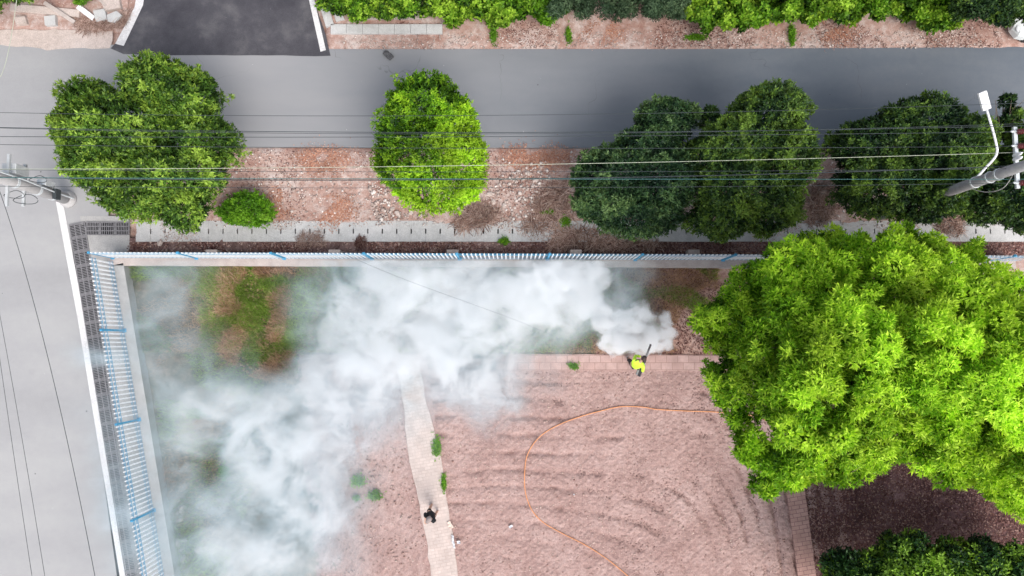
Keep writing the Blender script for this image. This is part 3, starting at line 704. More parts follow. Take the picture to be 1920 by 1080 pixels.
    for b in tops:
        t_ = Vector(b[:3]) - Vector(off); h = min(hubs, key=lambda v: (v - t_).length)
        m.tube([h, h.lerp(t_, .5) + Vector((random.uniform(-.2, .2), random.uniform(-.2, .2), .1)), t_], [.06, .035, .012], 6)
    # the bare forked limb seen through a gap
    f0, f1, f2, f3 = [P(x, y, z) - Vector(off) for x, y, z in ((1552, 785, 8.0), (1578, 757, 8.6), (1547, 746, 8.9), (1605, 722, 8.9))]
    m.tube([f0, f1, f3], [.045, .035, .02], 6); m.tube([f1, (f1 + f2) / 2 + Vector((0, -.06, 0)), f2], [.028, .02, .014], 6)
    h = min(hubs, key=lambda v: (v - f0).length); m.tube([h, f0], [.06, .045], 6)
    m.build('trunk', M['bark'], root, True)
big_tree()
def clumpy(name, label, cat, rects, nb, zr, rr, mat, L, wd, k, perblob, seed, base, group=None, r0=.08):
    """bush or tree made of many small leaf clumps inside survey rectangles"""
    b0 = P(*base, 0); root = tag(empty(name, b0), label, cat, group); off = np.array(b0); ps, ns, ts = [], [], []; bl = []
    area = np.array([(x1 - x0) * (y1 - y0) for x0, y0, x1, y1 in rects], float)
    for i in range(nb):
        x0, y0, x1, y1 = rects[R.choice(len(rects), p=area / area.sum())]; a, b = R.uniform(x0, x1), R.uniform(y0, y1)
        z = R.uniform(*zr); r = R.uniform(*rr); c = np.array(P(a, b, z)); bl.append(c)
        n = int(perblob * (r / rr[1]) ** 2)
        d = R.normal(size=(n, 3)); d /= np.linalg.norm(d, axis=1, keepdims=True); q = R.uniform(.25, 1, n) ** .5
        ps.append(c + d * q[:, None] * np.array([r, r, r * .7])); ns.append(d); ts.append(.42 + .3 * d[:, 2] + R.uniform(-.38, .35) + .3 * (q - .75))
    p = np.concatenate(ps); foliage('crown', p - off, np.concatenate(ns), k, L, wd, mat, np.clip(np.concatenate(ts), 0, 1), root)
    m = MB()
    for c in bl[:: max(1, nb // 14)]:
        t = Vector(c) - Vector(off); m.tube([(t.x * .25, t.y * .25, -.1), (t.x * .5, t.y * .5, t.z * .5), t], [r0, r0 * .6, r0 * .2], 5)
    m.build('trunk', M['bark'], root, True); return root
GH = 'bushes along the far side of the road'
clumpy('shrub', 'low trailing green bush behind the stone kerb near the dark side road', 'shrub', [(600, -95, 660, 16), (640, -95, 820, 26), (660, 0, 760, 30)], 130, (.3, 1.3), (.2, .36), M['leaf_vine'], .11, .07, 5, 150, 1, (700, -20), GH, .02)
clumpy('shrub', 'bright green vine bush right of the stone kerb, above the pink dirt', 'shrub', [(810, -95, 1010, 24), (840, 10, 960, 38)], 159, (.3, 1.5), (.22, .4), M['leaf_vine'], .13, .09, 5, 150, 2, (900, -20), GH, .02)
clumpy('shrub', 'light green leafy bush between the vine bush and the grey-green bushes', 'shrub', [(960, -95, 1060, 30), (1000, 10, 1050, 40)], 65, (.3, 1.4), (.22, .36), M['leaf_shrub'], .13, .08, 5, 150, 3, (1010, -20), GH, .02)
clumpy('shrub', 'fine leaved grey-green bush, left of two alike', 'shrub', [(1040, -95, 1160, 24)], 87, (.8, 2.0), (.25, .42), M['leaf_olive'], .09, .03, 6, 220, 4, (1100, -20), GH, .03)
clumpy('shrub', 'fine leaved grey-green bush, right of two alike', 'shrub', [(1165, -95, 1285, 26)], 89, (.8, 2.0), (.25, .42), M['leaf_olive'], .09, .03, 6, 220, 5, (1225, -20), GH, .03)
clumpy('shrub', 'large leaved green bush with a gap and a trailing shoot over the dirt', 'shrub', [(1290, -95, 1480, 34), (1310, 30, 1350, 60), (1360, 20, 1440, 44)], 152, (.4, 1.7), (.22, .38), M['leaf_vine'], .15, .1, 5, 130, 6, (1380, -20), GH, .03)
clumpy('shrub', 'large leaved bright green bush above the middle of the right dirt verge', 'shrub', [(1480, -95, 1680, 24), (1500, 20, 1600, 34)], 159, (.4, 1.7), (.22, .38), M['leaf_vine'], .15, .1, 5, 130, 7, (1580, -20), GH, .03)
clumpy('shrub', 'large leaved green bush hanging low towards the road near the white car', 'shrub', [(1680, -95, 1820, 24), (1720, 20, 1790, 48)], 123, (.4, 1.7), (.22, .38), M['leaf_vine'], .15, .1, 5, 130, 8, (1750, -20), GH, .03)
clumpy('dark_tree', 'dark glossy tree overhanging the white car in the top right corner', 'tree', [(1790, -80, 1990, 18), (1850, 10, 1990, 36)], 120, (1.8, 3.2), (.28, .45), M['leaf_dark'], .12, .055, 5, 170, 9, (1890, -50), None, .07)
clumpy('dark_tree', 'dark green tree at the bottom right below the leaf-strewn ground', 'tree', [(1560, 1048, 1760, 1180), (1560, 1056, 1660, 1110), (1650, 1012, 1745, 1100), (1745, 1030, 1990, 1180), (1760, 1024, 1860, 1080)], 420, (2.0, 4.2), (.26, .48), M['leaf_deep'], .13, .06, 5, 210, 10, (1760, 1120), None, .1)
clumpy('corner_tree', 'small dark leaved tree cut off by the top left corner', 'tree', [(-120, -60, 8, 18), (-80, 10, 2, 30), (0, -60, 55, -4)], 60, (1.2, 2.4), (.22, .34), M['leaf_mid'], .11, .05, 5, 160, 11, (-40, -20), None, .05)
clumpy('shrub', 'small green sprig above the rubble at the top left', 'shrub', [(140, -30, 178, 2)], 12, (.3, .8), (.14, .22), M['leaf_shrub'], .1, .05, 5, 100, 12, (160, -10), None, .02)
GWD = 'small green weeds in the garden soil'
for px, py, rx, ry, nm, lb in ((672, 902, 11, 9, 'weed', 'pale green weed clump left of the garden path, upper of a close pair'), (703, 929, 12, 8, 'weed', 'pale green weed clump left of the garden path, lower of a close pair'), (668, 934, 5, 4, 'weed', 'tiny weed beside the pale green pair left of the path'),
                           (819, 838, 7, 17, 'weed', 'bright green weed on the right edge of the garden path'), (832, 905, 4, 14, 'weed', 'thin strip of weed lower down the garden path edge'), (1075, 687, 9, 6, 'weed', 'small weed on the brick path left of the worker'),
                           (1060, 415, 9, 7, 'weed', 'yellow-green weed at the edge of the drain slabs beside the dense tree'), (1028, 397, 10, 4, 'weed', 'yellow-green weed lying in the dry branches'), (365, 775, 14, 8, 'weed', 'yellow-green weed seen through thin smoke'), (420, 885, 10, 12, 'weed', 'weed among dry stalks seen through smoke near the left wall'),
                           (945, 452, 9, 6, 'weed', 'brownish weed between slabs and railing below the stone pile'), (455, 495, 22, 5, 'weed', 'bright green weed against the inside of the wall'), (1066, 66, 5, 16, 'weed', 'green shoot hanging down the verge under the grey-green bush'), (925, 66, 6, 15, 'weed', 'green shoot hanging down the verge under the vine bush'), (1485, 66, 6, 20, 'weed', 'green shoot hanging down the right part of the verge'), (1305, 70, 18, 6, 'weed', 'low green weed crossing the verge')):
    z = .09; c = P(px, py, z); s = sc_at(z); n = int(60 + rx * ry * 2.2)
    root = tag(empty(nm, (c.x, c.y, .0)), lb, 'weed', GWD if 800 < 900 else None)
    p = np.stack([R.normal(0, .5, n) * rx / s, R.normal(0, .5, n) * ry / s, np.abs(R.normal(.05, .05, n)) + .04], 1)
    foliage('leaves', p, np.tile([0, 0, 1.0], (n, 1)), 4, .07, .03, M['leaf_shrub'], np.clip(R.normal(.6, .2, n), 0, 1), root)

# ------------------------------------------------------------------ stones, branches, small litter
def twigs(name, label, cat, px, n, L, z, hi, group=None, thick=.006, mat='twig', dirn=None):
    p, q = regpts(px, n, z); n = len(p); c = p.mean(0); e = np.linalg.norm((p - c) / (np.ptp(p, axis=0) / 2 + .01), axis=1)
    p[:, 2] = z + np.abs(R.normal(0, 1, n)) * hi * np.clip(1 - e * .6, .1, 1); s = R.uniform(.5, 1.5, n) * L; r = R.uniform(.6, 1.7, n) * thick
    off = c * [1, 1, 0]
    o = inst(name, *TWIG, p - off, np.stack([s, r, r], 1), rots(n, .3), M[mat], R.uniform(0, 1, n)); o.location = off
    return tag(o, label, cat, group)
GB = 'heaps of dry branches in the dirt strip'
twigs('branch_pile', 'heap of cut dry sticks under the lone tree, spilling over the slabs', 'branch pile', [(850, 412), (880, 392), (905, 375), (940, 400), (925, 420), (860, 436)], 900, .28, .05, .12, GB, .011)
twigs('branch_pile', 'tangle of reddish dry twigs left of the dense green tree', 'branch pile', [(1000, 380), (1030, 345), (1068, 335), (1078, 400), (1040, 430), (975, 432)], 900, .32, .05, .12, GB, .013)
twigs('branch_pile', 'pale dry twigs lying across the slabs beside the dense tree', 'branch pile', [(1025, 455), (1060, 425), (1095, 430), (1080, 462), (1030, 466)], 700, .26, .05, .1, GB, .013)
twigs('branch_pile', 'dark red dry twigs under the dense green tree, above the railing', 'branch pile', [(1080, 464), (1105, 425), (1140, 440), (1240, 455), (1240, 468), (1100, 470)], 800, .26, .03, .12, GB, .013)
twigs('branch_pile', 'dry twigs on the ground between the two dark trees', 'branch pile', [(1515, 350), (1560, 340), (1565, 410), (1515, 425)], 700, .26, .05, .1, GB, .013)
twigs('branch_pile', 'dry brown leaves and twigs between the dark tree and the utility pole', 'branch pile', [(1760, 385), (1810, 380), (1805, 440), (1755, 436)], 700, .24, .05, .1, GB, .013)
twigs('branch_pile', 'small rust brown pile on the slabs right of the small bush', 'branch pile', [(560, 440), (600, 432), (612, 460), (556, 464)], 600, .16, .04, .1, GB, .006)
twigs('debris', 'small black burnt patch of debris at the slab edge', 'debris', [(666, 452), (678, 440), (686, 448), (680, 466), (668, 466)], 200, .12, .04, .08, None, .012, 'deadleaf')
twigs('branch_pile', 'dry reddish brush at the edge of the rubble in the top left', 'branch pile', [(135, 35), (165, 36), (225, 40), (235, 20), (245, 25), (226, 52), (190, 58), (150, 60)], 1300, .22, .05, .08, None, .008)
GS = 'pale stones lying in the dirt strip'
LIST = [(735, 392, .10, 'stone touching the lower left of the lone tree'), (745, 399, .12, 'white stone just below the lone tree'), (771, 399, .11, 'rounded white stone below the middle of the lone tree'), (918, 364, .16, 'angular pale slab stone at right of the lone tree'), (925, 378, .12, 'pale stone below the angular slab stone'), (945, 385, .13, 'pale rounded stone between the lone tree and the dry branches'),
        (990, 325, .12, 'pale stone near the road edge above the dry twigs'), (1006, 338, .10, 'white stone next to the dry twigs'), (955, 345, .09, 'small stone right of the lone tree under the wires'), (548, 397, .07, 'small white stone right of the small bush'), (1545, 360, .13, 'pale stone in the shade between the dark trees'), (300, 456, .14, 'white stone pair against the left end of the railing')]
st = MB()
for px, py, r, lb in LIST:
    m = MB(); c = P(px, py, .06); m.ball((0, 0, 0), (r, r * random.uniform(.6, .9), r * .5), 8, .22)
    o = m.build('stone', M['pebble'] if False else M['sand']); o.location = (c.x, c.y, .04 + r * .2); o.rotation_euler = (0, 0, random.uniform(0, 3))
    tag(o, lb, 'stone', GS)
# rubble under the smoke
for i in range(26):
    a, b = random.choice([(random.uniform(330, 400), random.uniform(945, 965)), (random.uniform(335, 380), random.uniform(965, 1060)), (random.uniform(390, 430), random.uniform(935, 965))])
    r = random.uniform(.07, .2); m = MB(); m.ball((0, 0, 0), (r, r * random.uniform(.6, 1), r * .6), 8, .28); c = P(a, b, 0); o = m.build('rubble', M['rubble']); o.location = (c.x, c.y, r * .3); o.rotation_euler = (random.uniform(-.3, .3), 0, random.uniform(0, 3))
    tag(o, 'broken concrete lump in the rubble heap by the left wall, veiled by smoke', 'rubble', 'rubble heap behind the left wall')
# kerb stones
for i in range(7):
    x = 620 + i * 30; a = P(x, 45, .14); b = P(x + 29.4, 63, .14); m = MB(); m.box(((a.x + b.x) / 2, (a.y + b.y) / 2, .05), (b.x - a.x, a.y - b.y, .18)); o = m.build('kerb_stone', M['slab'], None, bevel=.008)
    tag(o, ORD[i] + ' flat grey kerb stone from the left in the front row of the verge', 'kerb stone', 'front row of kerb stones')
for i, x in enumerate((654, 682, 710, 738, 764)):
    a = P(x, 19, .13); b = P(x + 26, 36, .13); m = MB(); m.box((0, 0, 0), (b.x - a.x, a.y - b.y, .2)); o = m.build('kerb_stone', M['concrete_warm'], None, bevel=.015); o.location = ((a.x + b.x) / 2, (a.y + b.y) / 2, .04); o.rotation_euler = (0, 0, random.uniform(-.03, .03))
    tag(o, ORD[i] + ' worn brownish kerb stone from the left in the back row under the bush', 'kerb stone', 'back row of kerb stones')
for i, (pts, lb) in enumerate(((((600, 14), (616, 12), (626, 46), (611, 50)), 'upright kerb stone beside the dark side road, outer of two'), (((622, 14), (637, 16), (646, 36), (630, 40)), 'upright kerb stone beside the dark side road, inner of two'))):
    poly('kerb_stone', pts, .14, M['slab'], .2, None, label=lb, cat='kerb stone')
# planks and blocks, top left
def bar(name, a, b, wd, th, m, lb, cat, za=.15, zb=.15, group=None):
    A = P(*a, za); B = P(*b, zb); d = B - A; q = d.to_track_quat('X', 'Z').to_matrix(); mb = MB(); mb.box((0, 0, 0), (d.length, wd, th), q); o = mb.build(name, m, None, bevel=.01); o.location = (A + B) / 2; return tag(o, lb, cat, group)
bar('plank', (83, 5), (140, 42), .16, .08, M['concrete_warm'], 'long pinkish beam lying diagonally in the rubble, top left', 'beam', .32, .12)
bar('plank', (146, 12), (176, 35), .20, .07, M['white'], 'short white board lying in the rubble, top left', 'board', .2, .12)
bar('plank', (180, -6), (200, 12), .10, .08, M['concrete_warm'], 'short brown beam end beside the concrete pieces, top left', 'beam', .2, .15)
bar('beam', (20, 14), (150, 26), .30, .10, M['sand'], 'wide pale beam lying level behind the diagonal beam', 'beam', .08, .08)
for pts, lb in (([(82, 30), (103, 28), (104, 46), (84, 47)], 'square white concrete block beside the diagonal beam'), ([(200, 28), (218, 20), (228, 28), (214, 42), (202, 40)], 'grey broken slab by the edge of the dark side road'), ([(185, -8), (222, -8), (226, 14), (196, 20)], 'large pale broken slab at the very top left of the side road'), ([(174, 20), (196, 16), (200, 36), (180, 40)], 'pale pinkish slab between the white board and the grey slab'), ([(26, 32), (46, 30), (50, 44), (30, 46)], 'pinkish slab near the corner tree')):
    poly('concrete_block', pts, .18, M['slab'] if 'white' in lb or 'grey' in lb else M['sand'], .22, None, label=lb, cat='concrete block', group='broken slabs in the top left rubble')
# crumpled cloth on the road
def cloth(name, px, py, L, Wd_, ang, m, lb, cat, hz=.05, seed=0):
    n = 14; u, v = np.meshgrid(np.linspace(-.5, .5, n), np.linspace(-.5, .5, n)); pts = np.stack([u.ravel() * L, v.ravel() * Wd_, np.zeros(n * n)], 1)
    pts[:, 2] = .02 + hz * np.abs(sines(pts, 26, seed)) + hz * .4 * np.abs(sines(pts, 60, seed + 1)); pts[:, :2] += .05 * L * np.stack([sines(pts * [1, 1, 0], 20, seed + 2), sines(pts * [1, 1, 0], 20, seed + 3)], 1)
    e = (np.abs(u) ** 3 + np.abs(v) ** 3).ravel() * 8; pts[:, :2] *= (1 - .12 * np.clip(e, 0, 1))[:, None]
    i = (np.arange(n - 1)[:, None] * n + np.arange(n - 1)[None]).ravel(); o = raw(name, pts, np.stack([i, i + 1, i + n + 1, i + n], 1), m, smooth=True)
    sd_ = o.modifiers.new('thickness', 'SOLIDIFY'); sd_.thickness = .006
    o.location = P(px, py, .05); o.rotation_euler = (0, 0, ang); return tag(o, lb, cat)
M['rag'] = paint('grey_rag', (.085, .085, .09), .9, .3, 20)
M['bag'] = paint('white_plastic', (.62, .63, .66), .35, .05)
M['card'] = paint('beige_card', (.62, .50, .43), .8, .08)
cloth('rag', 728, 104, .46, .22, math.radians(-42), M['rag'], 'crumpled dark grey rag lying on the road', 'rag', .06, 3)
cloth('plastic_sheet', 850, 1015, .55, .09, math.radians(-80), M['bag'], 'long crumpled white plastic strip on the right edge of the garden path', 'plastic sheet', .06, 5)
cloth('plastic_sheet', 860, 1016, .14, .12, .3, M['bag'], 'small torn white scrap right beside the long plastic strip', 'plastic sheet', .05, 6)
cloth('cardboard', 844, 984, .32, .16, math.radians(-65), M['card'], 'folded beige piece of card just above the white plastic strip', 'cardboard', .03, 7)
cloth('plastic_scrap', 958, 987, .16, .1, .6, M['bag'], 'small white scrap alone on the soil right of the path', 'plastic scrap', .05, 8)
cloth('plastic_scrap', 1076, 927, .05, .05, .6, M['bag'], 'tiny white scrap inside the bend of the orange hose', 'plastic scrap', .03, 9)
cloth('plastic_scrap', 292, 475 - 0, .02, .02, .6, M['bag'], 'tiny white speck on the road side', 'plastic scrap', .01, 9) if False else None

# ------------------------------------------------------------------ hose
def smoothpath(pts, n=6):
    out = []; pts = [Vector(p) for p in pts]
    for i in range(len(pts) - 1):
        a, b, c, d = pts[max(i - 1, 0)], pts[i], pts[i + 1], pts[min(i + 2, len(pts) - 1)]
        for k in range(n):
            t = k / n; out.append(.5 * ((2 * b) + (c - a) * t + (2 * a - 5 * b + 4 * c - d) * t * t + (3 * b - a - 3 * c + d) * t ** 3))
    return out + [pts[-1]]
hp = [(1470, 810), (1425, 783), (1375, 775), (1335, 772), (1280, 770), (1230, 767), (1205, 763), (1165, 762), (1130, 769), (1090, 780), (1050, 795), (1020, 812), (1000, 832), (988, 855), (984, 880), (984, 915), (990, 940), (1000, 960), (1020, 980), (1055, 1000), (1095, 1020), (1130, 1042), (1160, 1065), (1200, 1100), (1240, 1140)]
hw_ = [P(x, y, 0) for x, y in hp]; zz = furrow(np.array(hw_)); hw_ = [Vector((p.x, p.y, max(float(z) + .035, .045))) for p, z in zip(hw_, zz)]
M['orange'] = paint('orange_hose', (.72, .30, .12), .5, .1)
m = MB(); m.tube(smoothpath(hw_), .016, 6); tag(m.build('hose', M['orange'], None, True), 'long thin orange hose looping across the tilled soil', 'hose')

# ------------------------------------------------------------------ utility poles
def insulator(root, x, y, z, ax=Vector((1, 0, 0))):
    m = MB(); pr = [(.03, -.13), (.035, -.11)]
    for k in range(3): pr += [(.035, -.10 + k * .06), (.085, -.085 + k * .06), (.08, -.07 + k * .06), (.035, -.06 + k * .06)]
    pr += [(.03, .10)]
    m.lathe((x, y, z), pr, 12, 'X'); o = m.build('insulator', M['porcelain'], root, True)
    c = MB(); c.lathe((x, y, z), [(.001, .10), (.05, .105), (.045, .16), (.015, .24)], 10, 'X'); c.build('cap', M['pink'], o)
    c = MB(); c.lathe((x, y, z), [(.012, -.30), (.03, -.27), (.03, -.14), (.015, -.125)], 8, 'X'); c.build('clamp', M['galv'], o)
    return o
pb = P(1648, 404, 0); PT = 8.3
pr_ = tag(empty('utility_pole', pb), 'grey concrete utility pole with a white lamp arm and brown insulators at the right edge', 'utility pole')
m = MB(); m.tube([(0, 0, -.3), (0, 0, 2), (0, 0, 5), (0, 0, PT + .6)], [.20, .185, .165, .14], 16); m.build('shaft', M['pole'], pr_, True)
for z in (5.9, 6.6, 7.0):
    m = MB(); m.lathe((0, 0, z), [(.168, -.03), (.178, -.03), (.178, .03), (.168, .03)], 16); m.build('band', M['galv'], pr_)
# street lamp arm
l0 = P(1845, 305, 5.7) - pb; l1 = P(1868, 290, 6.0) - pb; l2 = P(1866, 262, 6.2) - pb; l3 = P(1850, 206, 6.45) - pb; l4 = P(1843, 180, 6.55) - pb
l0 = Vector((0, 0, 5.7))
m = MB(); m.tube(smoothpath([l0, (l0 + l1) / 2 + Vector((0, 0, .03)), l1, l2, l3], 5), [.038] * 21, 8); arm = m.build('lamp_arm', M['white'], pr_, True)
m = MB(); d = (l4 - l3).normalized(); q = d.to_track_quat('X', 'Z').to_matrix(); m.box(l3 + d * .28, (.56, .27, .09), q); lh = m.build('lamp_head', M['white'], arm, bevel=.02)
m = MB(); m.box(l3 + d * .30 - Vector((0, 0, .05)), (.40, .2, .01), q); m.build('lens', M['galv'], lh)
# crossarm
WH = 7.5
XA = P(1908, 300, WH) - pb
ys = [(P(1908, y, WH) - pb).y for y in (247, 274, 316, 343)]
m = MB(); m.box((XA.x, (ys[0] + ys[3]) / 2, WH - .06), (.10, ys[0] - ys[3] + .3, .08)); m.box((XA.x / 2, (P(1908, 304, WH) - pb).y * 0, WH - .13), (abs(XA.x) + .2, .08, .08)); m.build('crossarm', M['galv'], pr_)
for y in ys: insulator(pr_, XA.x + .12, y, WH + .02)
m = MB(); m.tube(smoothpath([(0.18, 0, 5.2), (.3, -.3, 5.9), (.25, -.35, 6.8), (XA.x, ys[2], WH - .1)]), .014, 6); m.build('cable', M['pole_light'], pr_)
for y in (ys[1] - .25, ys[2] + .28):
    m = MB(); m.lathe((XA.x - .02, y, WH + .02), [(.05, -.14), (.06, 0), (.045, .14), (.02, .2)], 10); m.build('fuse', M['white'], pr_)
# left pole with transformer platform, most of it beyond the left edge
lb_ = P(128, 374, 0)
lp_ = tag(empty('utility_pole', lb_), 'pale concrete utility pole with boxes and cable loops at the left edge', 'utility pole')
m = MB(); m.tube([(0, 0, -.3), (0, 0, 3), (0, 0, 6), (0, 0, 8.6)], [.22, .20, .18, .16], 16); m.build('shaft', M['pole_light'], lp_, True)
m = MB(); m.lathe((0, 0, 0), [(.34, -.02), (.33, .06), (.27, .22), (.23, .24)], 18); m.build('collar', M['pole_light'], lp_, True)
for z, r_ in ((1.0, .22), (1.9, .21), (3.1, .205)):
    m = MB(); m.lathe((0, 0, z), [(r_ - .02, -.06), (r_ + .01, -.06), (r_ + .01, .06), (r_ - .02, .06)], 16); m.build('band', M['galv'], lp_)
m = MB(); m.box((.05, .30, 1.45), (.34, .22, .55)); m.build('meter_box', M['galv'], lp_, bevel=.02)
m = MB(); m.box((.33, -.05, 1.25), (.14, .38, .30)); m.build('switch_box', M['wire_dark'], lp_, bevel=.01)
m = MB(); m.box((-.1, .45, 2.9), (.5, .35, .7)); m.build('meter_box', M['box'], lp_, bevel=.02)
m = MB(); m.box((0, 0, 2.55), (.09, 1.5, .09)); m.box((.0, .0, 3.4), (.09, 1.8, .09)); m.build('crossarm', M['box'], lp_)
for k, (r_, z, y) in enumerate(((.28, 2.6, -.5), (.22, 3.2, -.45), (.2, 2.0, .35))):
    m = MB(); m.tube([(r_ * math.cos(a) * 1.5 + .1, y + r_ * .6 * math.sin(a), z + .1 * math.sin(a * 2)) for a in np.linspace(0, 6.1, 20)], .012, 5); m.build('cable_loop', M['wire_dark'], lp_)
m = MB(); m.tube([(.32, 0, .2), (.33, 0, 1.2), (.3, 0.1, 3), (.3, .1, 6)], .03, 6); m.build('conduit', M['galv'], lp_)

# ------------------------------------------------------------------ overhead wires
GW = 'overhead wires crossing above the road verge'
def wire(pts, z0, z1, r, m, lb, sag=.8, group=GW):
    """pts: left, middle, right survey points; heights z0 -> z1 with sag"""
    n = 24; a, b, c = pts; out = []
    for i in range(-8, n + 9):
        t = i / n
        x = a[0] + (c[0] - a[0]) * t; tb = (b[0] - a[0]) / (c[0] - a[0])
        l0_ = (t - tb) * (t - 1) / (tb); l1_ = t * (t - 1) / (tb * (tb - 1)); l2_ = t * (t - tb) / (1 - tb)
        y = a[1] * l0_ + b[1] * l1_ + c[1] * l2_
        z = z0 + (z1 - z0) * t - sag * 4 * t * (1 - t)
        if (i < 0 or i > n): z = z0 + (z1 - z0) * t
        out.append(P(x, y, z))
    m_ = MB(); m_.tube(out, r * .8, 5); o = m_.build('overhead_wire', M[m], None, True)
    return tag(o, lb, 'wire', group)
wire([(0, 211), (800, 217), (1920, 193)], 7.7, 7.7, .009, 'wire_dark', 'thin dark wire, the one nearest the road')
wire([(0, 239), (720, 248), (1908, 236)], 7.7, 7.6, .012, 'wire_dark', 'dark wire second from the road at left')
wire([(0, 240), (900, 251), (1908, 232)], 7.8, 7.7, .009, 'wire_dark', 'light grey wire close beside the second dark one, rising to the right')
wire([(0, 256), (640, 257), (1908, 247)], 7.6, 7.55, .011, 'wire_dark', 'dark wire running to the topmost brown insulator')
wire([(0, 271), (960, 278), (1908, 274)], 7.4, 7.55, .010, 'wire_dark', 'dark wire along the road edge to the second insulator')
wire([(0, 317), (960, 309), (1900, 286)], 7.0, 7.4, .010, 'wire_pale', 'bright whitish wire slanting over the lone tree')
wire([(0, 318), (640, 322), (1908, 316)], 7.1, 7.55, .009, 'wire_dark', 'thin dark wire just below the whitish one')
wire([(0, 332), (800, 337), (1850, 313)], 6.8, 7.0, .020, 'wire_dark', 'thick dark cable bundle over the dirt strip')
wire([(0, 333), (960, 335.5), (1908, 336)], 6.9, 7.3, .012, 'wire_teal', 'teal tinted cable lying along the thick bundle')
wire([(0, 349), (960, 352), (1908, 343)], 7.2, 7.55, .009, 'wire_dark', 'thin dark wire furthest from the road')
G2 = 'wires running down over the left road'
wire([(0, 360), (72, 600), (178, 1080)], 6.5, 7.2, .011, 'wire_dark', 'dark wire slanting down the left road closest to the white line', .4, G2)
wire([(-6, 560), (40, 815), (84, 1080)], 6.5, 7.2, .008, 'wire_dark', 'faint wire over the left road, middle of three', .4, G2)
wire([(-8, 620), (18, 800), (60, 1080)], 6.5, 7.2, .008, 'wire_dark', 'faint wire over the left road, left of three', .4, G2)
wire([(36, -40), (18, 85), (-6, 150)], 3.0, 2.5, .014, 'wire_pale', 'pale cord hanging over the top left corner', .2, None)
m = MB(); m.tube(smoothpath([P(650, 478, 2.0), P(700, 500, 1.95), P(780, 532, 1.8), P(940, 590, 1.5), P(1010, 618, 1.0), P(1060, 640, .1)]), .0038, 5); tag(m.build('thin_cord', M['wire_dark'], None, True), 'thin dark cord running from the railing through the smoke', 'cord')

# ------------------------------------------------------------------ people
def skin(name, nodes, edges, m, parent, root_i=0, sub=2):
    me = bpy.data.meshes.new(name); me.from_pydata([n[0] for n in nodes], edges, []); me.update(); me.materials.append(m)
    o = bpy.data.objects.new(name, me); COL.objects.link(o); o.parent = parent
    md = o.modifiers.new('skin', 'SKIN')
    if not me.skin_vertices: me.attributes  # layer is made with the modifier
    for i, n in enumerate(nodes):
        r = n[1]; me.skin_vertices[0].data[i].radius = (r, r) if not hasattr(r, '__len__') else r
        me.skin_vertices[0].data[i].use_root = (i == root_i)
    s = o.modifiers.new('smooth', 'SUBSURF'); s.levels = sub; s.render_levels = sub
    for p in me.polygons: p.use_smooth = True
    md.use_smooth_shade = True
    return o
def vadd(a, b): return tuple(x + y for x, y in zip(a, b))
def hand(wrist, dirv, palmn, thumb_side, nodes, edges, wi):
    """palm and five fingers as chains joined to the body's wrist vertex"""
    d = Vector(dirv).normalized(); n = Vector(palmn).normalized(); s = d.cross(n).normalized() * thumb_side; w0 = Vector(wrist)
    pi = len(nodes); nodes.append((tuple(w0 + d * .05), (.032, .016))); edges.append((wi, pi))
    for k, (o_, L_) in enumerate(((-.030, .060), (-.010, .075), (.010, .080), (.030, .070))):
        b = w0 + d * .09 - s * o_ * -1; i = len(nodes)
        nodes.append((tuple(b), .009)); nodes.append((tuple(b + d * L_ * .5 + n * .012), .008)); nodes.append((tuple(b + d * L_ * .75 + n * L_ * .55), .007))
        edges += [(pi, i), (i, i + 1), (i + 1, i + 2)]
    i = len(nodes); b = w0 + d * .03 + s * .03
    nodes.append((tuple(b + s * .015), .011)); nodes.append((tuple(b + s * .03 + d * .035 + n * .015), .009)); edges += [(pi, i), (i, i + 1)]
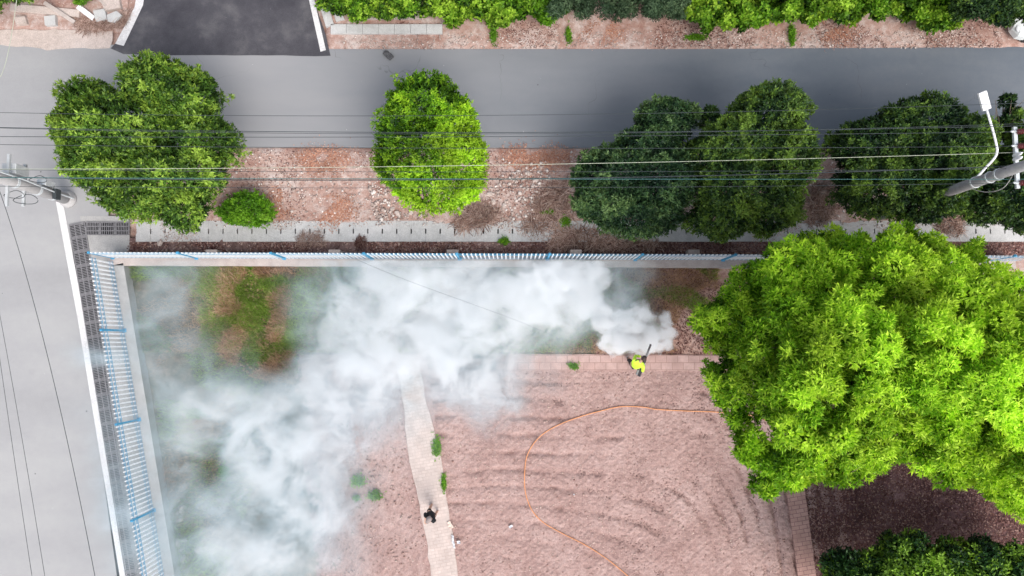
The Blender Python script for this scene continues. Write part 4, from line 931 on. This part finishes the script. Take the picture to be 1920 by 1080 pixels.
def person(loc, rz, label, J, mats, group=None):
    root = tag(empty('person', loc, rz), label, 'person', group)
    names = ['pelvis', 'waist', 'chest', 'neck', 'chin', 'crown']
    rad = {'pelvis': (.14, .11), 'waist': (.125, .095), 'chest': (.155, .11), 'neck': .052, 'chin': .072, 'crown': .088}
    nodes = [(J[n], rad[n]) for n in names]; edges = [(i, i + 1) for i in range(5)]
    top = Vector(J['crown']) + (Vector(J['crown']) - Vector(J['chin'])).normalized() * .07; nodes.append((tuple(top), .06)); edges.append((5, 6))
    for sd in ('l', 'r'):
        i = len(nodes)
        nodes += [(J['sh' + sd], .058), (J['el' + sd], .042), (J['wr' + sd], .028)]; edges += [(2, i), (i, i + 1), (i + 1, i + 2)]
        wd = Vector(J['wr' + sd]) - Vector(J['el' + sd])
        hand(J['wr' + sd], wd, (0, .2, -1), 1 if sd == 'r' else -1, nodes, edges, i + 2)
        i = len(nodes)
        nodes += [(J['hp' + sd], .095), (J['kn' + sd], .062), (J['an' + sd], .042), (J['to' + sd], .035)]; edges += [(0, i), (i, i + 1), (i + 1, i + 2), (i + 2, i + 3)]
    skin('body', nodes, edges, mats['skin'], root, 0, 1)
    sleeve = mats.get('sleeve', .5)
    # top garment
    g = 1.16; nd = [(J['pelvis'], (.185, .16)), (J['waist'], (.18, .155)), (J['chest'], (.20, .17)), (tuple(Vector(J['chest']).lerp(Vector(J['neck']), .75)), (.075, .07))]; ed = [(0, 1), (1, 2), (2, 3)]
    for sd in ('l', 'r'):
        i = len(nd); el = Vector(J['el' + sd]); sh = Vector(J['sh' + sd]); wr = Vector(J['wr' + sd])
        nd += [(tuple(sh), .078)]; ed += [(2, i)]
        if sleeve <= .6: nd += [(tuple(sh.lerp(el, .8)), .062)]; ed += [(i, i + 1)]
        else: nd += [(tuple(el), .058), (tuple(el.lerp(wr, .88)), .042)]; ed += [(i, i + 1), (i + 1, i + 2)]
    skin('jacket' if sleeve > .6 else 'shirt', nd, ed, mats['top'], root, 0, 2)
    leg = mats.get('leg', 1.0)
    nd = [(vadd(J['pelvis'], (0, 0, .03)), (.155, .125)), (vadd(J['pelvis'], (0, 0, -.05)), (.15, .12))]; ed = [(0, 1)]
    for sd in ('l', 'r'):
        i = len(nd); kn = Vector(J['kn' + sd]); an = Vector(J['an' + sd]); hp_ = Vector(J['hp' + sd])
        if leg > .6: nd += [(tuple(hp_), .11), (tuple(kn), .078), (tuple(kn.lerp(an, .9)), .06)]; ed += [(1, i), (i, i + 1), (i + 1, i + 2)]
        else: nd += [(tuple(hp_), .11), (tuple(hp_.lerp(kn, .85)), .085)]; ed += [(1, i), (i, i + 1)]
    skin('trousers' if leg > .6 else 'shorts', nd, ed, mats['legs'], root, 0, 2)
    for sd in ('l', 'r'):
        an = Vector(J['an' + sd]); to = Vector(J['to' + sd]); nd = [((an.x, an.y, .05), .048), (tuple(an.lerp(to, .5) * 1.0 - Vector((0, 0, an.lerp(to, .5).z - .045))), .048), ((to.x, to.y, .04), .042)]
        skin('shoe', nd, [(0, 1), (1, 2)], mats['shoe'], root, 0, 1)
    # head details
    c = Vector(J['chin']); h = Vector(J['crown']); up = (h - c).normalized(); fw = Vector(J.get('face', (0, 1, 0))); fw = (fw - up * fw.dot(up)).normalized(); rt = fw.cross(up)
    q = Matrix((rt, fw, up)).transposed(); hc = h + up * .01
    m = MB(); m.ball((0, 0, 0), (.092, .108, .098), 14); V = [q @ Vector(v) for v in m.v]
    if mats.get('cap'):
        cm = MB(); cm.v = [tuple(hc + q @ Vector((v[0] * 1.12, v[1] * 1.1 - .004, max(v[2], -.02) * 1.15 + .02))) for v in m.v]; cm.f = m.f
        co = cm.build('cap', mats['hair'], root, True)
        br = MB(); br.v = [tuple(hc + q @ Vector((v[0] * .85, v[1] * .8 + .085, v[2] * .08 + .01))) for v in m.v]; br.f = m.f; br.build('brim', mats['hair'], co, True)
    else:
        cm = MB(); cm.v = [tuple(hc + q @ Vector((v[0] * 1.07, v[1] * 1.03 - .016, v[2] * 1.08 + .016))) for v in m.v]; cm.f = m.f; cm.build('hair', mats['hair'], root, True)
    for s_ in (-1, 1):
        m = MB(); m.ball(hc + rt * s_ * .033 + fw * .088 - up * .025, .012, 8); m.build('eye', mats['eye'], root, True)
        m = MB(); m.ball(hc + rt * s_ * .093 - up * .03, (.012, .02, .03), 8); m.build('ear', mats['skin'], root, True)
    m = MB(); m.ball(hc + fw * .105 - up * .05, (.014, .018, .02), 8); m.build('nose', mats['skin'], root, True)
    m = MB(); m.ball(hc + fw * .094 - up * .082, (.024, .008, .007), 8); m.build('mouth', mats['lip'], root, True)
    return root
M['skin'] = paint('skin', (.48, .29, .21), .55, .06); M['eye'] = paint('eye', (.03, .02, .02), .2); M['lip'] = paint('lips', (.35, .13, .11), .5)
M['hivis'] = paint('hi_vis_fabric', (.55, .85, .05), .7, .12, 8, 0, None, False, .01); M['blackfab'] = paint('black_fabric', (.008, .009, .012), .9, .2)
M['darkfab'] = paint('dark_trousers', (.03, .028, .032), .9, .2); M['hair_dark'] = paint('dark_hair', (.05, .028, .025), .6, .2); M['hair_grey'] = paint('grey_tan_cap', (.26, .22, .21), .8, .15)
M['shoe_dark'] = paint('dark_shoe', (.03, .03, .035), .6); M['shoe_pale'] = paint('pale_shoe', (.45, .42, .42), .7); M['strap'] = paint('strap', (.015, .015, .015), .8); M['reflect'] = paint('reflective_band', (.75, .8, .7), .4)
base1 = P(1182, 682, 0); base1.z = .0
J1 = dict(pelvis=(0, -.04, .92), waist=(.02, .0, 1.06), chest=(.05, .08, 1.26), neck=(.08, .17, 1.42), chin=(.11, .25, 1.49), crown=(.13, .30, 1.57), face=(.25, 1, -.6),
          shl=(-.15, .14, 1.36), ell=(-.10, .32, 1.14), wrl=(.13, .34, 1.06), shr=(.24, .05, 1.34), elr=(.31, -.16, 1.13), wrr=(.33, .05, 1.03),
          hpl=(-.10, -.03, .86), knl=(-.14, .10, .48), anl=(-.15, .10, .07), tol=(-.17, .26, .04), hpr=(.10, -.05, .86), knr=(.11, -.02, .47), anr=(.10, -.16, .07), tor=(.12, .0, .04))
pz1 = .07
w1 = person((base1.x, base1.y, pz1), math.radians(-18), 'person in a bright yellow-green jacket and dark trousers leaning forward over a smoking fogging machine', J1, dict(skin=M['skin'], top=M['hivis'], sleeve=1, legs=M['darkfab'], leg=1, shoe=M['shoe_dark'], hair=M['hair_dark'], eye=M['eye'], lip=M['lip']))
m = MB(); m.tube([(-.17, .02, 1.22), (-.10, .12, 1.44), (.0, .22, 1.42), (.12, .22, 1.30), (.30, .05, 1.08)], .014, 6)
base2 = P(814, 953, 0); base2.z = .0
J2 = dict(pelvis=(0, 0, .93), waist=(0, .0, 1.07), chest=(0, .04, 1.28), neck=(0, .01, 1.45), chin=(0, .01, 1.53), crown=(0, .01, 1.62), face=(0, 1, -.3),
          shl=(-.19, .04, 1.38), ell=(-.22, .02, 1.10), wrl=(-.07, .24, 1.08), shr=(.17, .04, 1.38), elr=(.22, .02, 1.10), wrr=(.08, .24, 1.08),
          hpl=(-.10, 0, .86), knl=(-.13, .06, .48), anl=(-.16, -.04, .07), tol=(-.2, .12, .04), hpr=(.10, 0, .86), knr=(.14, .0, .48), anr=(.16, -.12, .07), tor=(.2, .03, .04))
person((base2.x, base2.y, .06), math.radians(146), 'person in a black short sleeved shirt and grey-tan cap standing on the pale garden path', J2, dict(skin=M['skin'], top=M['blackfab'], sleeve=.5, legs=M['blackfab'], leg=.5, shoe=M['shoe_pale'], hair=M['hair_grey'], cap=True, eye=M['eye'], lip=M['lip']))
# fogging machine held at the worker's right side
ga = P(1198, 705, 1.02); gb = P(1220, 646, 1.45); gl = (gb - ga).length
fr_ = tag(empty('fogging_machine', ga), 'long thin black and grey fogging machine held by the worker in the yellow-green jacket', 'fogging machine')
q = (gb - ga).to_track_quat('Y', 'Z'); fr_.rotation_mode = 'QUATERNION'; fr_.rotation_quaternion = q
M['gunmetal'] = paint('gunmetal', (.035, .03, .035), .55, .2, 10, .0)
m = MB(); m.lathe((0, 0, 0), [(.02, .30), (.055, .31), (.055, .66), (.04, .70), (.036, gl - .02), (.045, gl)], 12, 'Y'); m.build('nozzle_tube', M['gunmetal'], fr_, True)
m = MB(); m.box((0, .16, -.01), (.11, .34, .10)); m.build('engine', M['gunmetal'], fr_, bevel=.015)
m = MB(); m.box((-.09, .12, -.03), (.08, .22, .12)); m.build('tank', M['pole'], fr_, bevel=.03)
m = MB(); m.tube([(0, .02, .04), (0, .04, .11), (0, .24, .11), (0, .28, .04)], .012, 6); m.build('handle', M['strap'], fr_)
m = MB(); m.box((0, .5, .0), (.12, .10, .05)); m.build('bracket', M['galv'], fr_)
stp = MB(); mw = Matrix.Rotation(math.radians(-18), 3, 'Z')
m.v = []; m.f = []; m.tube([(-.17, .02, 1.22), (-.10, .13, 1.45), (.0, .215, 1.42), (.10, .24, 1.30), (.28, .12, 1.10)], .013, 6); m.build('strap', M['strap'], w1, True)

# ------------------------------------------------------------------ white car, top right
cc = P(1882, 81, 0)
car = tag(empty('parked_car', cc), 'white parked car, only its rounded corner showing under the dark tree at top right', 'car')
M['carpaint'] = paint('white_car_paint', (.78, .82, .82), .25, .03); M['glass'] = paint('car_glass', (.02, .025, .03), .08); M['tyre'] = paint('tyre', (.02, .02, .02), .8); M['lampglass'] = paint('lamp_glass', (.7, .72, .75), .1)
def carbody():
    Lc, Wc = 4.3, 1.78; xs = np.linspace(0, 1, 22); rows = []
    for t in xs:
        x = t * Lc; taper = min(1, (1 - (1 - min(t / .14, 1)) ** 2.2) ** .5 + .02) * min(1, (1 - (1 - min((1 - t) / .12, 1)) ** 2.2) ** .5 + .02)
        hw2 = Wc / 2 * (.62 + .38 * taper) if 0 < t < 1 else Wc / 2 * .60
        top = .62 + .30 * min(1, t / .22) if t < .8 else .98 - .15 * (t - .8) / .2
        rows.append([(x, Wc / 2 - hw2 * a, z) for a, z in ((1, .28), (1.0, .5), (.97, top - .12), (.86, top), (.4, top + .04), (-.4, top + .04), (-.86, top), (-.97, top - .12), (-1, .5), (-1, .28))])
    V = [p for r in rows for p in r]; k = 10
    Fc = [(i * k + j, i * k + (j + 1) % k, (i + 1) * k + (j + 1) % k, (i + 1) * k + j) for i in range(len(rows) - 1) for j in range(k)] + [tuple(range(k)), tuple(range((len(rows) - 1) * k + k - 1, (len(rows) - 1) * k - 1, -1))]
    o = raw('car_body', V, Fc, M['carpaint'], car); return o
cb = carbody()
m = MB(); m.add([(1.15, .18, .93), (1.15, 1.6, .93), (1.85, 1.48, 1.42), (1.85, .3, 1.42), (3.2, .3, 1.42), (3.2, 1.48, 1.42), (3.9, .2, .93), (3.9, 1.58, .93)], [(0, 3, 2, 1), (3, 4, 5, 2), (4, 6, 7, 5), (0, 6, 4, 3), (1, 2, 5, 7), (0, 1, 7, 6)]); m.build('cabin_glass', M['glass'], car, bevel=.04)
m = MB(); m.box((2.52, .89, 1.45), (1.35, 1.16, .05)); m.build('roof', M['carpaint'], car, bevel=.02)
for x in (.85, 3.45):
    for y in (.1, 1.68):
        m = MB(); m.lathe((x, y, .31), [(.2, -.1), (.31, -.1), (.31, .1), (.2, .1)], 18, 'Y'); wl_ = m.build('wheel', M['tyre'], car); m = MB(); m.lathe((x, y, .31), [(.01, -.09), (.2, -.095), (.2, .095), (.01, .09)], 14, 'Y'); m.build('rim', M['galv'], wl_)
for y in (.38, 1.4):
    m = MB(); m.ball((.16, y, .62), (.12, .2, .07), 10); m.build('headlight', M['lampglass'], car, True)

# ------------------------------------------------------------------ smoke
def smoke():
    z1 = 1.9
    A = P(150, 486, 0); Bq = P(1285, 1200, 0)
    x0, x1, y0, y1 = A.x - .5, Bq.x, Bq.y, P(0, 489, 0).y - .1
    m = MB(); m.box(((x0 + x1) / 2, (y0 + y1) / 2, z1 / 2 - .05), (x1 - x0, y1 - y0, z1)); 
    mt = bpy.data.materials.new('smoke'); mt.use_nodes = True; nt = mt.node_tree; nt.nodes.clear()
    out = N(nt, 'ShaderNodeOutputMaterial'); pv = N(nt, 'ShaderNodeVolumePrincipled'); nt.links.new(pv.outputs[0], out.inputs['Volume'])
    pv.inputs['Color'].default_value = (.965, .978, .99, 1); pv.inputs['Anisotropy'].default_value = 0.0
    p = pos(nt)
    mpz = N(nt, 'ShaderNodeMapping'); mpz.inputs['Scale'].default_value = (1, 1, .35); nt.links.new(p, mpz.inputs[0]); pq = mpz.outputs[0]
    # puffy distortion
    def warp(src, sc, amp, det):
        n = N(nt, 'ShaderNodeTexNoise'); n.inputs['Scale'].default_value = sc; n.inputs['Detail'].default_value = det; n.inputs['Roughness'].default_value = .5
        nt.links.new(src, n.inputs['Vector']); s = N(nt, 'ShaderNodeVectorMath', operation='SUBTRACT'); nt.links.new(n.outputs['Color'], s.inputs[0]); s.inputs[1].default_value = (.5, .5, .5)
        a = N(nt, 'ShaderNodeVectorMath', operation='MULTIPLY_ADD'); nt.links.new(s.outputs[0], a.inputs[0]); a.inputs[1].default_value = (amp, amp, amp); nt.links.new(src, a.inputs[2]); return a.outputs[0]
    wp = warp(pq, .55, 2.3, 3.5)
    wpf = warp(warp(pq, 1.1, .6, 1), 2.4, .85, 4)
    def gsum(src, blobs, z, zq=.35):
        tot = None
        for px, py, rx, ry, amp in blobs:
            c = P(px, py, z); s = sc_at(z)
            a = N(nt, 'ShaderNodeVectorMath', operation='SUBTRACT'); nt.links.new(src, a.inputs[0]); a.inputs[1].default_value = (c.x, c.y, c.z * zq)
            b = N(nt, 'ShaderNodeVectorMath', operation='MULTIPLY'); nt.links.new(a.outputs[0], b.inputs[0]); b.inputs[1].default_value = (s / rx, s / ry, SZ / zq)
            d = N(nt, 'ShaderNodeVectorMath', operation='DOT_PRODUCT'); nt.links.new(b.outputs[0], d.inputs[0]); nt.links.new(b.outputs[0], d.inputs[1])
            e = math_(nt, 'POWER', 2.718, math_(nt, 'MULTIPLY', d.outputs['Value'], -1.0)); e = math_(nt, 'MULTIPLY', e, amp)
            tot = e if tot is None else math_(nt, 'ADD', tot, e)
        return tot
    SZ = .75
    SOFT = [(1050, 545, 95, 62, 3.0), (900, 570, 110, 78, 2.4), (760, 575, 100, 95, 1.3), (640, 600, 90, 110, .7), (850, 680, 110, 60, 1.3), (925, 740, 48, 46, .7),
            (700, 690, 110, 70, .85), (600, 790, 120, 80, .65), (500, 820, 90, 90, .62), (570, 900, 70, 90, .75), (530, 1010, 80, 90, .7), (440, 1040, 110, 70, .5), (450, 770, 80, 60, .5), (330, 540, 70, 60, .30), (290, 620, 60, 90, .28), (330, 740, 60, 70, .36), (340, 870, 60, 90, .32), (380, 960, 80, 50, .25),
            (178, 662, 26, 22, .5), (235, 985, 40, 60, .6), (205, 870, 34, 80, .2), (700, 545, 90, 60, .5), (420, 850, 80, 60, .4), (620, 690, 60, 50, .4)]
    SOFT += [(450, 810, 170, 150, .26), (420, 1000, 130, 110, .24), (640, 930, 70, 90, .18)]
    soft = gsum(wp, SOFT, .9)
    n1 = math_(nt, 'ADD', math_(nt, 'MULTIPLY', noise(nt, wp, .8, 6, .6, .4), .7), math_(nt, 'MULTIPLY', noise(nt, wp, 2.6, 5, .6, .6), .3))
    soft = math_(nt, 'MULTIPLY', soft, math_(nt, 'MAXIMUM', math_(nt, 'MULTIPLY_ADD', n1, 6.2, -2.0), .26))
    clear = math_(nt, 'MULTIPLY_ADD', gsum(pq, [(462, 560, 62, 75, 1.0), (520, 665, 40, 45, .8), (400, 880, 26, 34, .7)], .8), -1.7, 1.0, clamp=True)
    soft = math_(nt, 'MULTIPLY', soft, clear)
    SZ = 1.35
    DENSE = [(1250, 606, 20, 20, 1.05), (1232, 640, 26, 20, .9), (1205, 585, 24, 16, .7), (1175, 655, 40, 14, .8), (1222, 636, 24, 20, .9), (1195, 608, 28, 26, 1.0), (1155, 600, 32, 26, 1.0), (1160, 640, 46, 22, .95), (1110, 580, 30, 30, .8), (1120, 510, 22, 22, .9), (1060, 530, 70, 44, 1.0), (1000, 545, 60, 46, .8)]
    dn = gsum(wpf, DENSE, .6)
    dn = math_(nt, 'MULTIPLY', math_(nt, 'SUBTRACT', dn, .42, clamp=True), 14.0)
    tot = math_(nt, 'ADD', soft, dn)
    sx = N(nt, 'ShaderNodeSeparateXYZ'); nt.links.new(p, sx.inputs[0])
    # fade out at the top and at the foot of the wall
    fz = ramp(nt, math_(nt, 'DIVIDE', sx.outputs[2], z1), [(.0, 1.0), (.5, 1.0), (.98, 0.0)])
    tot = math_(nt, 'MULTIPLY', tot, fz)
    # the thin veil is fine-grained and slightly blue, the thick plume white
    nt.links.new(ramp(nt, tot, [(.3, (.72, .87, .94)), (2.6, (.965, .978, .99))]), pv.inputs['Color'])
    nt.links.new(math_(nt, 'MULTIPLY', tot, SMK), pv.inputs['Density'])
    mt.cycles.volume_step_rate = 1.0 if hasattr(mt.cycles, 'volume_step_rate') else 1
    o = m.build('smoke', mt); tag(o, 'thick white smoke drifting left from the fogging machine over the garden', 'smoke', kind='stuff')
SMK = 1.15
smoke()
